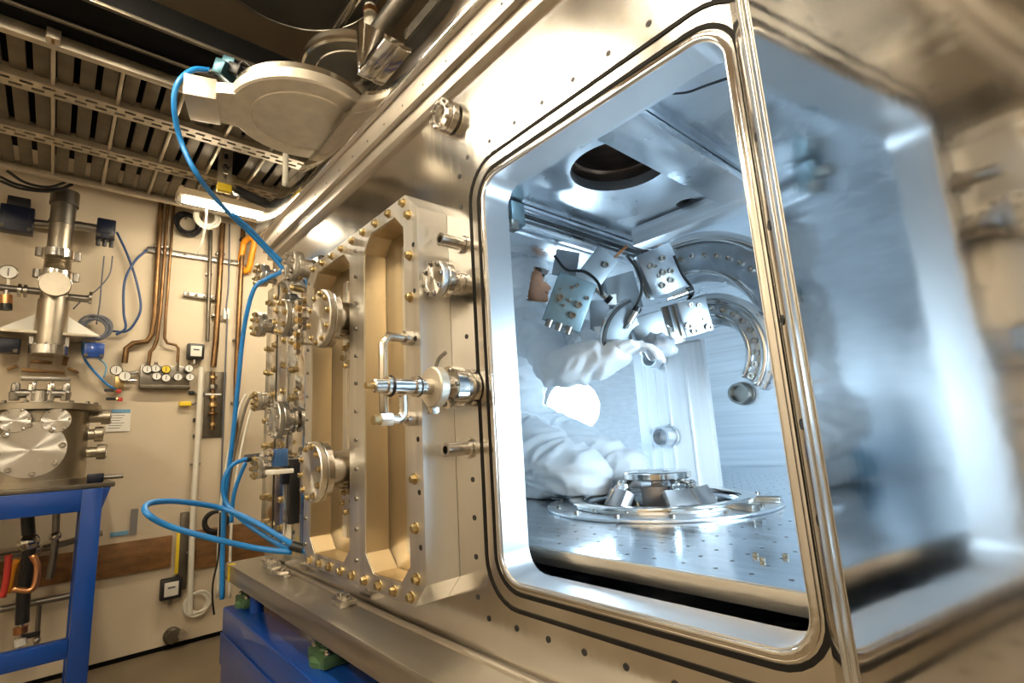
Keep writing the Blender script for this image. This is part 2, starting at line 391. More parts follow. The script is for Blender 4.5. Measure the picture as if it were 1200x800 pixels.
# ---- double window frame left of the opening
fr = thing('window_flange', 'thick chamfered aluminium frame with two tall recessed windows and gold bolts', 'flange', (-1.95, -.06, -.5))
FX0, FX1, FZ0, FZ1, FY, cf = -2.46, -1.425, -.502, .872, -.125, .075
oct_ = [(FX0+cf,FY,FZ0),(FX1-cf,FY,FZ0),(FX1,FY,FZ0+cf),(FX1,FY,FZ1-cf),(FX1-cf,FY,FZ1),(FX0+cf,FY,FZ1),(FX0,FY,FZ1-cf),(FX0,FY,FZ0+cf)]
def octo(x0, x1, z0, z1, c, y): return [V(p) for p in [(x0+c,y,z0),(x1-c,y,z0),(x1,y,z0+c),(x1,y,z1-c),(x1-c,y,z1),(x0+c,y,z1),(x0,y,z1-c),(x0,y,z0+c)]]
W = [(-1.836, -1.518), (-2.385, -1.968)]
part(MB().holed([V(p) for p in oct_], [octo(a_, b_, FZ0+.055, FZ1-.055, .06, FY) for a_, b_ in W], (0,-FY-.001,0)), 'frame_plate', 'frame_alu', fr, ang=20)
for a_, b_ in W:
    wc = part(MB().prism(octo(a_+.001, b_-.001, FZ0+.056, FZ1-.056, .06, -.030), (0,.028,0)), 'window_cover', 'reflected_tan_alu', fr, .003)
    part(MB().holed(octo(a_+.0006, b_-.0006, FZ0+.0556, FZ1-.0556, .06, FY+.004), [octo(a_+.004, b_-.004, FZ0+.059, FZ1-.059, .058, FY+.004)], (0,.0895,0)), 'tan_reflection_liner', 'reflected_tan_alu', fr, ang=20)  # added ring that carries the painted tan reflection onto the recess walls
    part(MB().bb(a_+.15, a_+.20, -.040, -.029, FZ0+.12, FZ1-.12), 'stiffener', 'frame_alu', wc, .003)
zh0, zh1 = P(487, 490, FY).z, P(487, 395, FY).z
for x, n_, mk in ((-1.478, 9, bolt), (-1.902, 12, screw), (-2.425, 12, screw)):
    for i in range(n_):
        z = FZ0+.085+(FZ1-FZ0-.17)*i/(n_-1)
        if mk is bolt and min(abs(z-zh0), abs(z-zh1)) < .05: continue
        if mk is bolt: bolt(fr, (x, FY, z), -EY, .0135)
        else: screw(fr, (x, FY, z), -EY, .0075)
for i in range(7): hole(fr, (-1.452, FY-.0005, FZ0+.18+i*.165), -EY, .009)
for i in range(9):
    x = FX0+.09+(FX1-FX0-.18)*i/8
    bolt(fr, (x, FY, FZ0+.026), -EY, .0135); bolt(fr, (x, FY, FZ1-.026), -EY, .0125)
hd = thing('grab_handle', 'bent steel grab handle bolted to the frame beside the inline valve', 'handle', (-1.478, -.15, .02))
part(MB().tube([(-1.478,FY-.02,zh1),(-1.478,FY-.085,zh1),(-1.478,FY-.105,zh1-.025),(-1.478,FY-.105,zh0+.025),(-1.478,FY-.085,zh0),(-1.478,FY-.02,zh0)], .015, 12, smooth=False), 'grip', 'cast_rim', hd, ang=60)
for z in (zh0, zh1): part(MB().cyl((-1.478,FY-.0015,z), (-1.478,FY-.03,z), .024, 14), 'mount_foot', 'steel', hd)

# ---- conflat ports
def ring_bolts(par, c, d, R, n, r, m='gold', a0=0.13):
    x, y, d = orth(d)
    for i in range(n):
        t = a0+2*math.pi*i/n; bolt(par, V(c)+x*(R*math.cos(t))+y*(R*math.sin(t)), d, r, m)
def cf_port(name, label, base, d, L, R, rt, group=None, nb=12, bm='gold', blank=True, m='steel', rb=.010):
    base = V(base)+V(d).normalized()*.0015; d = V(d).normalized(); t = thing(name, label, 'flange', base, group)
    part(MB().lathe(base, d, [(0, rt*1.15), (.012, rt*1.15), (.016, rt), (L-.05, rt)], 32), 'nozzle', m, t)
    part(MB().lathe(base+d*(L-.05), d, [(0, R-.002), (.002, R), (.024, R), (.026, R-.002)], 40), 'flange_ring', m, t)
    if blank:
        f = part(MB().lathe(base+d*(L-.022), d, [(0, R-.002), (.002, R), (.022, R), (.026, R-.004), (.026, R*.72), (.0245, R*.70)], 40), 'blank_flange', 'turned_Y', t)
    else:
        f = part(MB().lathe(base+d*(L-.022), d, [(0, R-.002), (.002, R), (.018, R), (.02, R-.003), (.02, R*.55), (0, R*.5), (0, .001)], 40, cap=False), 'flange_face', m, t)
    ring_bolts(f, base+d*(L+.004 if blank else L-.002), d, R*.84, nb, rb, bm)
    return t
c1 = PX(365, 553, -2.065); c2 = PX(375, 373, -2.065)
cf_port('blanked_port', 'lower of two round blanked ports standing out of the far window recess', (c1.x, -.031, c1.z), -EY, -.031-c1.y, .116, .078, 'large blanked ports', 10)
cf_port('blanked_port', 'upper of two round blanked ports standing out of the far window recess', (c2.x, -.031, c2.z), -EY, -.031-c2.y, .122, .080, 'large blanked ports', 10)
for (px, py, lab) in ((402, 416, 'small round flange half hidden behind the mullion, under the upper blanked port'), (405, 588, 'small round flange half hidden behind the mullion, under the lower blanked port')):
    c = PX(px, py, -2.03); cf_port('port_flange', lab, (c.x, -.031, c.z), -EY, .07, .052, .034, 'small flanges in the window recess', 6, 'gold', rb=.010)
# ports on the plate between frame and opening
c = P(538, 332, 0); cf_port('port_flange', 'small round flange beside the stub tube, between window frame and opening', (c.x, 0, c.z), -EY, .10, .062, .036, None, 8, 'steel_dark', rb=.007)
c = P(530, 140, 0); cf_port('port_flange', 'small round flange high on the plate, just below the lid beam', (c.x, 0, c.z), -EY, .055, .058, .036, None, 8, 'steel', False, rb=.008)
for (px, py, lab) in ((540, 286, 'short open stub tube above the small round flange beside the opening'), (548, 525, 'short open stub tube below the inline valve beside the opening')):
    c = P(px, py, 0); t = thing('stub_tube', lab, 'tube', (c.x, 0, c.z))
    part(MB().lathe((c.x,-.0015,c.z), -EY, [(0,.022),(.085,.022),(.085,.013),(.03,.012)], 20, cap=False), 'tube', 'steel', t)
    part(MB().lathe((c.x,-.0015,c.z), -EY, [(0,.034),(.012,.034)], 20), 'weld_collar', 'polish', t)
# ---- inline valve with clamp
vz = P(515, 453, -.13).z; vx = -1.322
vl = thing('inline_valve', 'steel inline valve with clamp ring and brass tip pointing out of the plate', 'valve', (vx, 0, vz))
def vla(prof, nm, m, n=24, par=vl): return part(MB().lathe((vx,-.0045,vz), -EY, prof, n), nm, m, par)
vla([(0,.060),(.02,.060),(.02,.050),(.05,.046)], 'weld_neck', 'steel')
fl = vla([(.05,.066),(.088,.066)], 'flange_ring', 'polish', 32); ring_bolts(fl, (vx,-.088,vz), -EY, .054, 6, .009, 'steel_dark')
vla([(.088,.036),(.13,.036)], 'body', 'steel')
cl = vla([(.118,.058),(.122,.062),(.148,.062),(.152,.058)], 'clamp_ring', 'cast', 28)
part(MB().tube([(vx+.0,-.135,vz+.06),(vx+.02,-.135,vz+.085),(vx+.05,-.13,vz+.10)], .006, 6), 'clamp_lever', 'steel_dark', cl)
part(MB().box((vx-.02,-.135,vz-.066), (.03,.03,.03)), 'clamp_hinge', 'steel', cl, .004)
vla([(.15,.024),(.19,.024),(.19,.030),(.21,.030)], 'neck', 'steel'); vla([(.21,.022),(.285,.022)], 'stem', 'polish'); vla([(.285,.027),(.30,.027),(.30,.020),(.335,.020),(.34,.016)], 'cap', 'steel')
vla([(.34,.010),(.362,.009)], 'brass_tip', 'brass', 12)
for a_ in (.2, .29): part(MB().torus((vx,-a_,vz), EY, .028, .004, 16, 6), 'o_ring', 'black', vl)
el = thing('elbow_fitting', 'compression elbow fitting under the inline valve, in front of the grab handle', 'fitting', (vx, -.25, vz-.10))
part(MB().tube([(vx,-.25,vz-.0275),(vx,-.25,vz-.075),(vx,-.265,vz-.095),(vx,-.29,vz-.095)], .013, 10), 'elbow', 'steel', el)
part(MB().lathe((vx,-.29,vz-.095), -EY, [(0,.020),(.035,.020)], 6), 'nut', 'polish', el)
part(MB().lathe((vx,-.325,vz-.095), -EY, [(0,.014),(.02,.014)], 12), 'plug', 'gold', el)

# ---- far section of the chamber face: plates, ports and fittings
sp = thing('cover_plate', 'narrow tall cover plate with edge bolts at the far end of the chamber', 'plate', (-3.2, -.02, -.5))
part(MB().bb(-3.42, -3.02, -.035, -.0015, -.50, 1.02), 'plate', 'face', sp, .004)
part(MB().bb(-3.205, -3.19, -.038, -.03, -.48, 1.0), 'slot', 'black', sp)
for i in range(10):
    for x in (-3.23, -3.06, -3.38): bolt(sp, (x, -.035, -.42+i*.15), -EY, .016)
sp2 = thing('cover_plate', 'polished cover plate with round blanks just left of the window frame', 'plate', (-2.75, -.02, -.5))
part(MB().prism(octo(-2.98, -2.50, -.50, 1.0, .06, -.03), (0,.0285,0)), 'plate', 'polish', sp2, .004)
for i in range(9):
    for x in (-2.95, -2.53): bolt(sp2, (x, -.03, -.36+i*.16), -EY, .015)
for (px, py, R, L, lab) in (
    (322, 492, .098, .10, 'round blank with radial polish at mid height on the far cover plates'),
    (330, 372, .092, .16, 'round blanked port high on the far cover plate beside a black knob'),
    (300, 380, .075, .10, 'round bolted flange on the narrow far cover plate, upper'),
    (303, 322, .070, .10, 'round bolted flange near the top corner of the far cover plate'),
    (300, 470, .055, .08, 'small bolted flange on the narrow far cover plate at mid height'),
    (340, 312, .080, .12, 'round bolted flange under the lid beam at the far plate'),
    (300, 548, .060, .12, 'small bolted flange low on the narrow far cover plate'),
    (330, 546, .050, .10, 'small bolted flange low beside the blue connector')):
    c = P(px, py, -.037-L); cf_port('blanked_port', lab, (c.x, -.0365, c.z), -EY, L, R, R*.62, None, 8, ('gold', 'steel', 'steel_warm')[px % 3], rb=.012)
# knob valve, blue connector, dark bracket
c = P(338, 352, -.15); t = thing('knob_valve', 'small valve with round black knob on the far cover plate', 'valve', (c.x, -.03, c.z))
part(MB().cyl((c.x,-.037,c.z), (c.x,-.11,c.z), .022, 14), 'body', 'steel', t); part(MB().lathe((c.x,-.11,c.z), -EY, [(0,.034),(.006,.04),(.04,.04),(.046,.034)], 20), 'knob', 'black', t)
part(MB().box((c.x+.05,-.08,c.z-.01), (.10,.03,.03)), 'side_arm', 'brass', t, .004)
c = P(328, 536, -.22); t = thing('connector', 'blue block connector on the far plate above the dark bracket', 'connector', c)
part(MB().box(c, (.05,.06,.08)), 'body', 'blue_mid', t, .006); part(MB().box(c+V((0,-.05,.02)), (.05,.03,.03)), 'plug', 'polish', t, .004); part(MB().box(c+V((0,0,-.062)), (.085,.10,.02)), 'base', 'white_plastic', t, .004)
c = P(343, 575, -.12); t = thing('bracket', 'dark upright bracket with steel strip left of the lower blanked port', 'bracket', c-EZ*.16)
part(MB().box(c, (.06,.05,.30)), 'post', 'black', t, .005); part(MB().box(c+V((0,-.03,-.02)), (.012,.01,.24)), 'strip', 'polish', t)
part(MB().box(c+V((0,-.04,.07)), (.05,.03,.07)), 'block', 'blue_dark', t, .004)
for dz in (-.15, .15): bolt(t, c+V((0,-.026,dz*.85)), -EY, .014, 'steel_dark')
for (px, py, lab) in ((352, 372, 'upper chain of small tube fittings beside the upper blanked port'), (350, 402, 'lower chain of small tube fittings beside the upper blanked port')):
    t = thing('fitting_chain', lab, 'fitting', P(px, py, -.2))
    for k in range(5):
        q = P(px-2, py-14+k*7, -.2); part(MB().lathe(q, EZ, [(0,.012),(.010,.018),(.022,.018),(.03,.011)], 6), 'nut', ('steel','brass')[k % 2], t)
    part(MB().cyl(P(px-2, py-18, -.2), P(px-2, py+18, -.2), .007, 8), 'tube', 'steel', t)
    q = P(px-2, py, -.2); part(MB().cyl(q, (q.x, FY-.0008 if q.x > FX0 else -.037, q.z), .006, 8), 'stem', 'steel', t)

# ---- ledge, blue frame, levelling feet
lg = thing('base_plate', 'thick machined aluminium base plate jutting out under the chamber', 'base plate', (-1.2, 1, -.73))
part(MB().bb(-3.54, XB, -.19, YD+.1, -.725, -.633), 'plate', 'ledge_alu', lg, .004)
part(MB().cyl((-3.4,-.022,-.632), (XB,-.022,-.632), .012, 10), 'weld_bead', 'beam_alu', lg)
def clampblock(px, py, lab, w_=.10):
    c = PZ(px, py, -.633); t = thing('clamp_block', lab, 'clamp', c)
    part(MB().box(c+EZ*.012, (w_,.07,.022)), 'pad', 'ledge_alu', t, .003)
    for dx in (-.022, .022): bolt(t, c+V((dx,0,.023)), EZ, .017, 'steel')
clampblock(403, 708, 'small bolted clamp block on the middle of the base plate')
clampblock(318, 664, 'small bolted clamp block near the far end of the base plate')
c = PZ(334, 672, -.632)-EY*.02; t = thing('wing_clamp', 'bent steel wing clamp lying on the base plate', 'clamp', c)
part(MB().tube([c+V((-.08,-.02,.016)), c+V((-.02,.02,.03)), c+V((.05,-.03,.018)), c+V((.10,.01,.022))], .011, 8), 'arm', 'steel', t)
for dx in (-.08, .02, .09): bolt(t, c+V((dx,0,.001)), EZ, .015, 'steel')
c = V((-3.45, -.19, -.68)); t = thing('cable_tie_tag', 'yellow strap hanging over the far end of the base plate', 'strap', c)
part(MB().box(c+V((0,-.003,0)), (.022,.006,.085)), 'strap', 'yellow', t); part(MB().box(c+V((0,.012,.0485)), (.022,.035,.005)), 'hook', 'yellow', t)
bf = thing('support_frame', 'deep blue painted steel support frame under the base plate', 'frame', (-1.2, 1, ZF))
part(MB().bb(-3.45, XB, -.215, .10, -1.30, -.85), 'front_beam', 'blue_paint', bf, .012)
part(MB().bb(-3.45, XB, -.222, -.216, -1.14, -.98), 'side_rib', 'blue_paint', bf, .002)
part(MB().bb(-3.45, -3.15, .10, 3.2, -1.30, -.85), 'cross_beam', 'blue_paint', bf, .012)
for x in (-3.40, -1.2, .9): part(MB().bb(x, x+.22, -.19, .08, ZF, -1.30), 'leg', 'blue_paint', bf, .008)
part(MB().cyl((-3.18,-.11,-.85), (-3.18,-.11,-.727), .035, 16), 'stop_post', 'blue_paint', bf)
def mount(px, py, lab):
    c = P(px, py, -.10); c.z = -.849; c.x = max(c.x, -3.36); t = thing('levelling_mount', lab, 'mount', c)
    part(MB().lathe(c, EZ, [(0,.075),(.02,.075),(.035,.05),(.06,.04),(.075,.055)], 16), 'casting', 'green_cast', t)
    part(MB().box(c+EZ*.025, (.17,.11,.05)), 'foot', 'green_cast', t, .008)
    part(MB().lathe(c+EZ*.075, EZ, [(0,.03),(.02,.03),(.02,.02),(.048,.02)], 12), 'screw_jack', 'steel', t)
    for s_ in (-1, 1): bolt(t, c+V((s_*.065,-.03,.05)), EZ, .012, 'steel')
mount(385, 782, 'green cast levelling mount under the middle of the base plate')
mount(268, 692, 'green cast levelling mount under the far end of the base plate')

# ================================================================ open door (polished inner face)
TD = math.radians(-51.5); DD = V((math.cos(TD), math.sin(TD), 0)); DN = V((DD.y, -DD.x, 0))   # DN: inner face normal
if DN.dot(CC-V((-.36,0,0))) < 0: DN = -DN
HP = V((-.360, -.006, 0))
dax = (DD, EZ, DN)
dr = thing('chamber_door', 'open polished door with a mirror-like inner face hinged beside the opening', 'door', HP+DD*.5+EZ*-.56)
def dbox(s0, s1, z0, z1, n0, n1): return MB().box(HP+DD*((s0+s1)/2)+EZ*((z0+z1)/2)+DN*((n0+n1)/2), (s1-s0, z1-z0, n1-n0), dax)
part(MB().prism([HP+DD*s_+DN*n_-EZ*.56 for s_, n_ in ((0,0),(1.06,0),(1.06,-.07),(.10,-.07),(.006,-.004))], (0,0,1.58)), 'door_leaf', 'mirror_door', dr)
def door_at(px, py):
    r = ray(px, py); t = (HP-CC).dot(DN)/r.dot(DN); p = CC+r*t; return p, (p-HP).dot(DD)
s0 = door_at(930, 400)[1]; s1 = door_at(939, 400)[1]
for s_, wd in ((s0, (s1-s0)*.5), (s1, (s1-s0)*.45)):
    part(dbox(s_-wd/2, s_+wd/2, -.54, 1.0, 0, .0035), 'edge_bead', 'frame_alu', dr, .0014)
for px, py in ((887, 160), (902, 264), (917, 375), (940, 497), (960, 610)):
    p, _ = door_at(px, py); hole(dr, p+DN*.0006, DN, .010)
part(dbox(.13, .17, .55, .75, -.13, -.071), 'hinge', 'steel', dr, .004); part(dbox(.13, .17, -.35, -.15, -.13, -.071), 'hinge', 'steel', dr, .004)
# ================================================================ inside the chamber
ZBD = -.355
hx = V((-1.44, 1.17, ZBD))
bb_ = thing('optical_breadboard', 'polished breadboard floor inside the chamber with a round pit', 'breadboard', (-1.4, 1.7, -.405))
part(MB().holed([(-2.88,.2,ZBD),(-.08,.2,ZBD),(-.08,3.28,ZBD),(-2.88,3.28,ZBD)], [circ(hx,(EX,EY),.345,48)], (0,0,-.05)), 'board', 'board', bb_, ang=20)
part(MB().lathe(hx+EZ*-.001, -EZ, [(0,.346),(.15,.346),(.15,.001)], 48, cap=False), 'pit', 'steel_dark', bb_)
part(MB().bb(-2.86, -.09, .19, .1995, -.404, ZBD-.001), 'light_catch_strip', 'ledge_alu', bb_, .002)  # added rough strip that catches warm room light in front of the board edge
for x in (-2.6, -.5):
    for y in (.5, 2.9): part(MB().bb(x-.06, x+.06, y-.06, y+.06, ZB+.051, -.406), 'standoff', 'steel_dark', bb_)
hl = MB()
for i in range(22):
    for j in range(28):
        p = V((-2.05+i*.09, .27+j*.09, ZBD))
        if (p-hx).length > .58: hl.lathe(p+EZ*.0006, EZ, [(0,.0065),(.0004,.004)], 6)
part(hl, 'thread_hole_grid', 'steel_dark', bb_, kind='stuff')
p = PZ(905, 652, ZBD)
for k, (dx, dy) in enumerate(((-.035,-.02),(.03,.01),(0,-.06))): screw(bb_, p+V((dx,dy,.0005)), EZ, .008, 'steel_warm')

mr = thing('mounting_ring', 'wide polished ring lying on the breadboard around the hexapod', 'ring', hx)
part(MB().arc(hx+EZ*.0005, (EX,EY,EZ), .36, .53, .012, 0, 360, 64), 'outer_ring', 'cavity_alu', mr, .003)
part(MB().arc(hx+EZ*.013, (EX,EY,EZ), .36, .425, .026, 0, 360, 64), 'inner_rim', 'polish', mr, .004)
for i in range(14):
    t = 2*math.pi*i/14; screw(mr, hx+V((math.cos(t)*.48, math.sin(t)*.48, .0125)), EZ, .011)
for i in (0, 1, 5, 6):
    t = math.radians(-12+30*i); q = hx+V((math.cos(t)*.465, math.sin(t)*.465, .013))
    part(MB().box(q+EZ*.012, (.10,.05,.024), (V((math.cos(t),math.sin(t),0)), V((-math.sin(t),math.cos(t),0)), EZ)), 'clamp_block', 'steel_dark', mr, .004)

hp = thing('hexapod', 'compact six-legged positioning stage with a round top plate in the pit', 'hexapod', hx-EZ*.15)
part(MB().lathe(hx-EZ*.149, EZ, [(0,.29),(.02,.29),(.02,.15),(.03,.15)], 36), 'base_plate', 'hexa', hp)
part(MB().lathe(hx+EZ*.118, EZ, [(0,.150),(.006,.158),(.030,.158),(.034,.152),(.034,.06),(.030,.058)], 36), 'top_plate', 'polish', hp)
part(MB().box(hx+EZ*.155+V((-.02,-.02,0)), (.11,.035,.008), (V((.74,.66,0)), V((-.66,.74,0)), EZ)), 'plate_bar', 'stage', hp)
for i in range(6):
    a = math.radians(18+60*i+(14 if i % 2 else -14)); e = V((math.cos(a), math.sin(a), 0)); s_ = V((-e.y, e.x, 0))
    b0 = hx+e*.285-EZ*.10; b1 = hx+e*.185+EZ*.075; ax_ = (b1-b0).normalized(); nn = ax_.cross(s_).normalized()
    lgp = part(MB().box((b0+b1)/2, (.165,.05,(b1-b0).length), (s_, nn, ax_)), 'leg_housing', 'hexa', hp, .005)
    part(MB().box(b1+ax_*.012, (.06,.03,.03), (s_, nn, ax_)), 'slide', 'polish', lgp, .003)
    part(MB().cyl(b1+ax_*.02, hx+e*.12+s_*(.03 if i % 2 else -.03)+EZ*.118, .011, 10), 'strut', 'steel', hp)
    part(MB().sph(b1+ax_*.026, .018, 10, 8), 'ball_joint', 'polish', hp)
part(MB().tube([hx+V((.02,-.20,.03)), hx+V((.05,-.24,-.04)), hx+V((.02,-.27,-.11))], .006, 6), 'cable', 'gold', hp)

# bright brushed panel behind the hexapod with round ports
pn = thing('wall_panel', 'bright vertically brushed metal panel standing behind the hexapod', 'panel', (-1.65, 1.85, ZBD))
px0, px1 = P(742, 425, 1.85).x, P(834, 500, 1.85).x
pzt = P(790, 405, 1.85).z
part(MB().bb(px0, px1, 1.85, 1.90, ZBD+.001, pzt), 'sheet', 'panel_brushed', pn, .003)
for px in (752, 762, 774, 788, 812):
    x = P(px, 500, 1.85).x
    if px0+.02 < x < px1-.02: part(MB().bb(x-.006, x+.006, 1.84, 1.85, ZBD+.003, pzt-.06), 'rib', 'panel_brushed', pn, .002)
part(MB().bb(px0, px1, 1.845, 1.90, pzt+.0005, pzt+.012), 'top_edge', 'polish', pn)
for (px, py, R, Y_, nm, lab) in ((784, 511, .062, 1.84, 'port_stub', 'polished round port on the brushed panel behind the hexapod'), (771, 421, .058, 1.84, 'port_stub', 'polished round port at the top corner of the brushed panel'), (871, 461, .085, 3.29, 'port_stub', 'dark round port alone in the far wall of the chamber')):
    c = P(px, py, Y_); t = thing(nm, lab, 'port', c)
    part(MB().lathe(c, -EY, [(0,R*1.15),(.02,R*1.15),(.02,R),(.10,R),(.10,R*.8),(.03,R*.75)], 28, cap=False), 'tube', 'cavity_alu' if Y_ < 2 else 'steel_dark', t)
    part(MB().lathe(c, -EY, [(.03,R*.76),(.035,R*.76)], 28), 'window', 'stage' if Y_ < 2 else 'steel_dark', t)

# linear stage under the roof
ls = thing('linear_stage', 'long linear stage with dark lead screw and motor hung under the chamber roof', 'linear stage', (-1.85, 1.3, 1.0))
part(MB().bb(-2.02, -1.80, .62, 2.05, 1.02, 1.168), 'beam', 'cavity_alu', ls, .005)
part(MB().bb(-1.80, -1.755, .70, 2.0, 1.145, 1.165), 'guide_rail', 'stage', ls, .002)
part(MB().bb(-1.80, -1.765, .70, 2.0, 1.03, 1.05), 'guide_rail', 'stage', ls, .002)
part(MB().lathe((-1.775,.72,1.115), EY, [(0,.013)]+[(.006+i*.012, .013 if i % 2 else .010) for i in range(100)], 10), 'lead_screw', 'black', ls)
m_ = part(MB().box((-1.79,.66,1.10), (.10,.09,.12)), 'motor', 'stage_teal', ls, .006)
part(MB().cyl((-1.79,.614,1.10), (-1.79,.57,1.10), .035, 16), 'motor_cap', 'steel_dark', m_); part(MB().box((-1.76,.63,1.03), (.05,.05,.05)), 'plug', 'steel_dark', m_, .004)
for q in ((-1.75,.64,1.14), (-1.75,.69,1.14), (-1.75,.66,1.06)): screw(m_, q, EX, .008)
part(MB().box((-1.775,1.93,1.105), (.07,.06,.08)), 'end_block', 'copper_bright', ls, .005, label='copper coloured end block')

# goniometer arcs
def gonio(lab, c, ro, ri, rh, a0, a1, n, tk, rm):
    t = thing('goniometer_arc', lab, 'goniometer', V(c)); ax = (EX, EZ, -EY)
    pl = part(MB().arc(c, ax, ri, ro-.06, tk, a0, a1, 40), 'arc_plate', 'stage', t, .003)
    part(MB().arc(V(c)+EY*.02, ax, ro-.058, ro-.03, tk+.045, a0, a1, 40), 'rail', 'polish', t, .004)
    part(MB().arc(V(c)+EY*.02, ax, ro-.028, ro, tk+.03, a0, a1, 40), 'outer_rim', 'cavity_alu', t, .004)
    part(MB().arc(V(c)-EY*(tk+.001), ax, ri, ri+.02, .02, a0, a1, 40), 'inner_rail', 'polish', t, .003)
    part(MB().arc(V(c)+EY*.10, ax, ri-.03, ro-.07, .06, a0, a1, 40), 'backing', 'cavity_alu', t, .003)
    for i in range(n):
        a = math.radians(a0+(a1-a0)*(i+.5)/n); screw(pl, V(c)+EX*(rh*math.cos(a))+EZ*(rh*math.sin(a))-EY*tk, -EY, .016, 'steel')
    return t
gonio('larger goniometer arc with a curved polished rail and bolt row', (-1.38, 1.62, .45), .60, .37, .47, 96, 10, 10, .05, 0)
gonio('smaller goniometer arc below and in front of the larger one', (-1.235, 1.48, .34), .315, .19, .235, 98, -40, 10, .04, 0)

# stage blocks on the arcs
def stage(lab, px, py, Y, w_, h_, d_, ang, m, holes=6, yaw=0, cat='stage', nm='stage_block'):
    c = P(px, py, Y); k = pxs(c); ax = cax(ang, yaw); thin = nm == 'thin'; nm = 'stage_block'; t = thing(nm, lab, cat, c-ax[1]*(h_*k/2))
    pl = part(MB().box(c, (w_*k, h_*k, d_*k), ax), 'plate', m, t, .006)
    if not thin: part(MB().box(c-ax[2]*(d_*k*.5+.028), (w_*k*1.08, h_*k*.92, .05), ax), 'carriage', 'steel_dark', t, .004)
    if not thin: part(MB().box(c-ax[2]*(d_*k*.5+.085), (w_*k*.9, h_*k*.9, .06), ax), 'base', 'stage', t, .004)
    rr = random.Random(px)
    for i in range(holes):
        u = (rr.random()-.5)*.78*w_*k; v = (rr.random()-.5)*.78*h_*k
        screw(pl, c+ax[0]*u+ax[1]*v+ax[2]*(d_*k/2), ax[2], rr.choice((.007,.010,.017)))
    return t, c, ax, k
stage('bright square stage block with screws at the end of the larger arc', 774, 318, 1.40, 42, 54, 14, 22, 'stage', 9)
stage('bright stage block with screws at the end of the smaller arc', 813, 371, 1.24, 34, 42, 14, 15, 'stage', 7)
stage('plain pale grey cover block left of the smaller arc stage', 759, 385, 1.14, 38, 34, 18, 16, 'stage_grey', 0)
stage('plain grey angled cover block below the linear stage', 729, 344, 1.31, 36, 44, 16, 16, 'stage_grey', 0)
stage('tilted grey arm plate behind the teal stage', 694, 322, 1.03, 30, 62, 12, -38, 'stage_grey', 1, nm='thin')
stage('rough brown stage insert between the two arc stages', 789, 380, 1.40, 18, 46, 10, 14, 'steel_dark', 4, nm='thin')
stage('tall grey bracket block behind the gloved hands', 703, 380, 1.17, 22, 56, 10, 2, 'stage_grey', 2, nm='thin')
stage('pale angled plate above the teal stage', 663, 309, 1.05, 28, 30, 10, -10, 'stage_grey', 0, nm='thin')
t, c, ax, k = stage('teal anodised plate stage with screws beside the worker hood', 667, 354, .82, 46, 60, 12, -20, 'stage_teal', 11, nm='thin')
for u in (-14, -2, 10): part(MB().cyl(c+ax[0]*(u*k)-ax[1]*(27*k)+ax[2]*(6*k), c+ax[0]*(u*k)-ax[1]*(36*k)+ax[2]*(6*k), 4.5*k, 12), 'foot', 'steel_dark', t)
for (px, py, w_, h_, lab) in ((716, 351, 12, 12, 'small white square sticker block above the round mirror'), (706, 388, 18, 12, 'white rectangular sticker block left of the round mirror')):
    c = P(px, py, 1.06); k = pxs(c); solo(MB().box(c, (w_*k, h_*k, 6*k), cax(4)), 'target_block', 'white_plastic', lab, 'block', None, .003)
c = P(757, 405, 1.10); k = pxs(c); ax = cax(0, 14, -8)
t = thing('curved_plate', 'curved grey plate with a black rim behind the gloved hands', 'plate', c)
part(MB().arc(c, ax, 26*k, 53*k, 5*k, 112, 196, 24), 'plate', 'stage_grey', t, .002)
part(MB().arc(c+ax[2]*.001, ax, 53.5*k, 57*k, 7*k, 112, 196, 24), 'rim', 'black', t)
part(MB().arc(c+ax[2]*.001, ax, 57.2*k, 60*k, 5*k, 112, 196, 24), 'outer_edge', 'polish', t)
for k_, pts in enumerate(([(735,288),(722,300),(706,318),(697,332)], [(712,312),(700,326),(694,340)])):
    solo(MB().tube([P(x, y, 1.34-.02*i) for i, (x, y) in enumerate(pts)], .008, 6), 'wire_bundle', 'copper_bright', ('copper wire bundle running down from the lead screw end', 'short copper wire loop beside the tilted arm plate')[k_], 'wire')
# crumpled grey bag near the hands
c = P(768, 405, 1.05); k = pxs(c); bg = MB().sph(c, 1, 26, 16, (24*k, 15*k, 16*k))
for i, v in enumerate(bg.v):
    d = (v-c); bg.v[i] = v + d*(.55*noise.noise(d*11)+.25*noise.noise(d*30))
solo(bg, 'plastic_bag', 'bag', 'crumpled grey plastic bag held under the stage blocks', 'bag', ang=180)

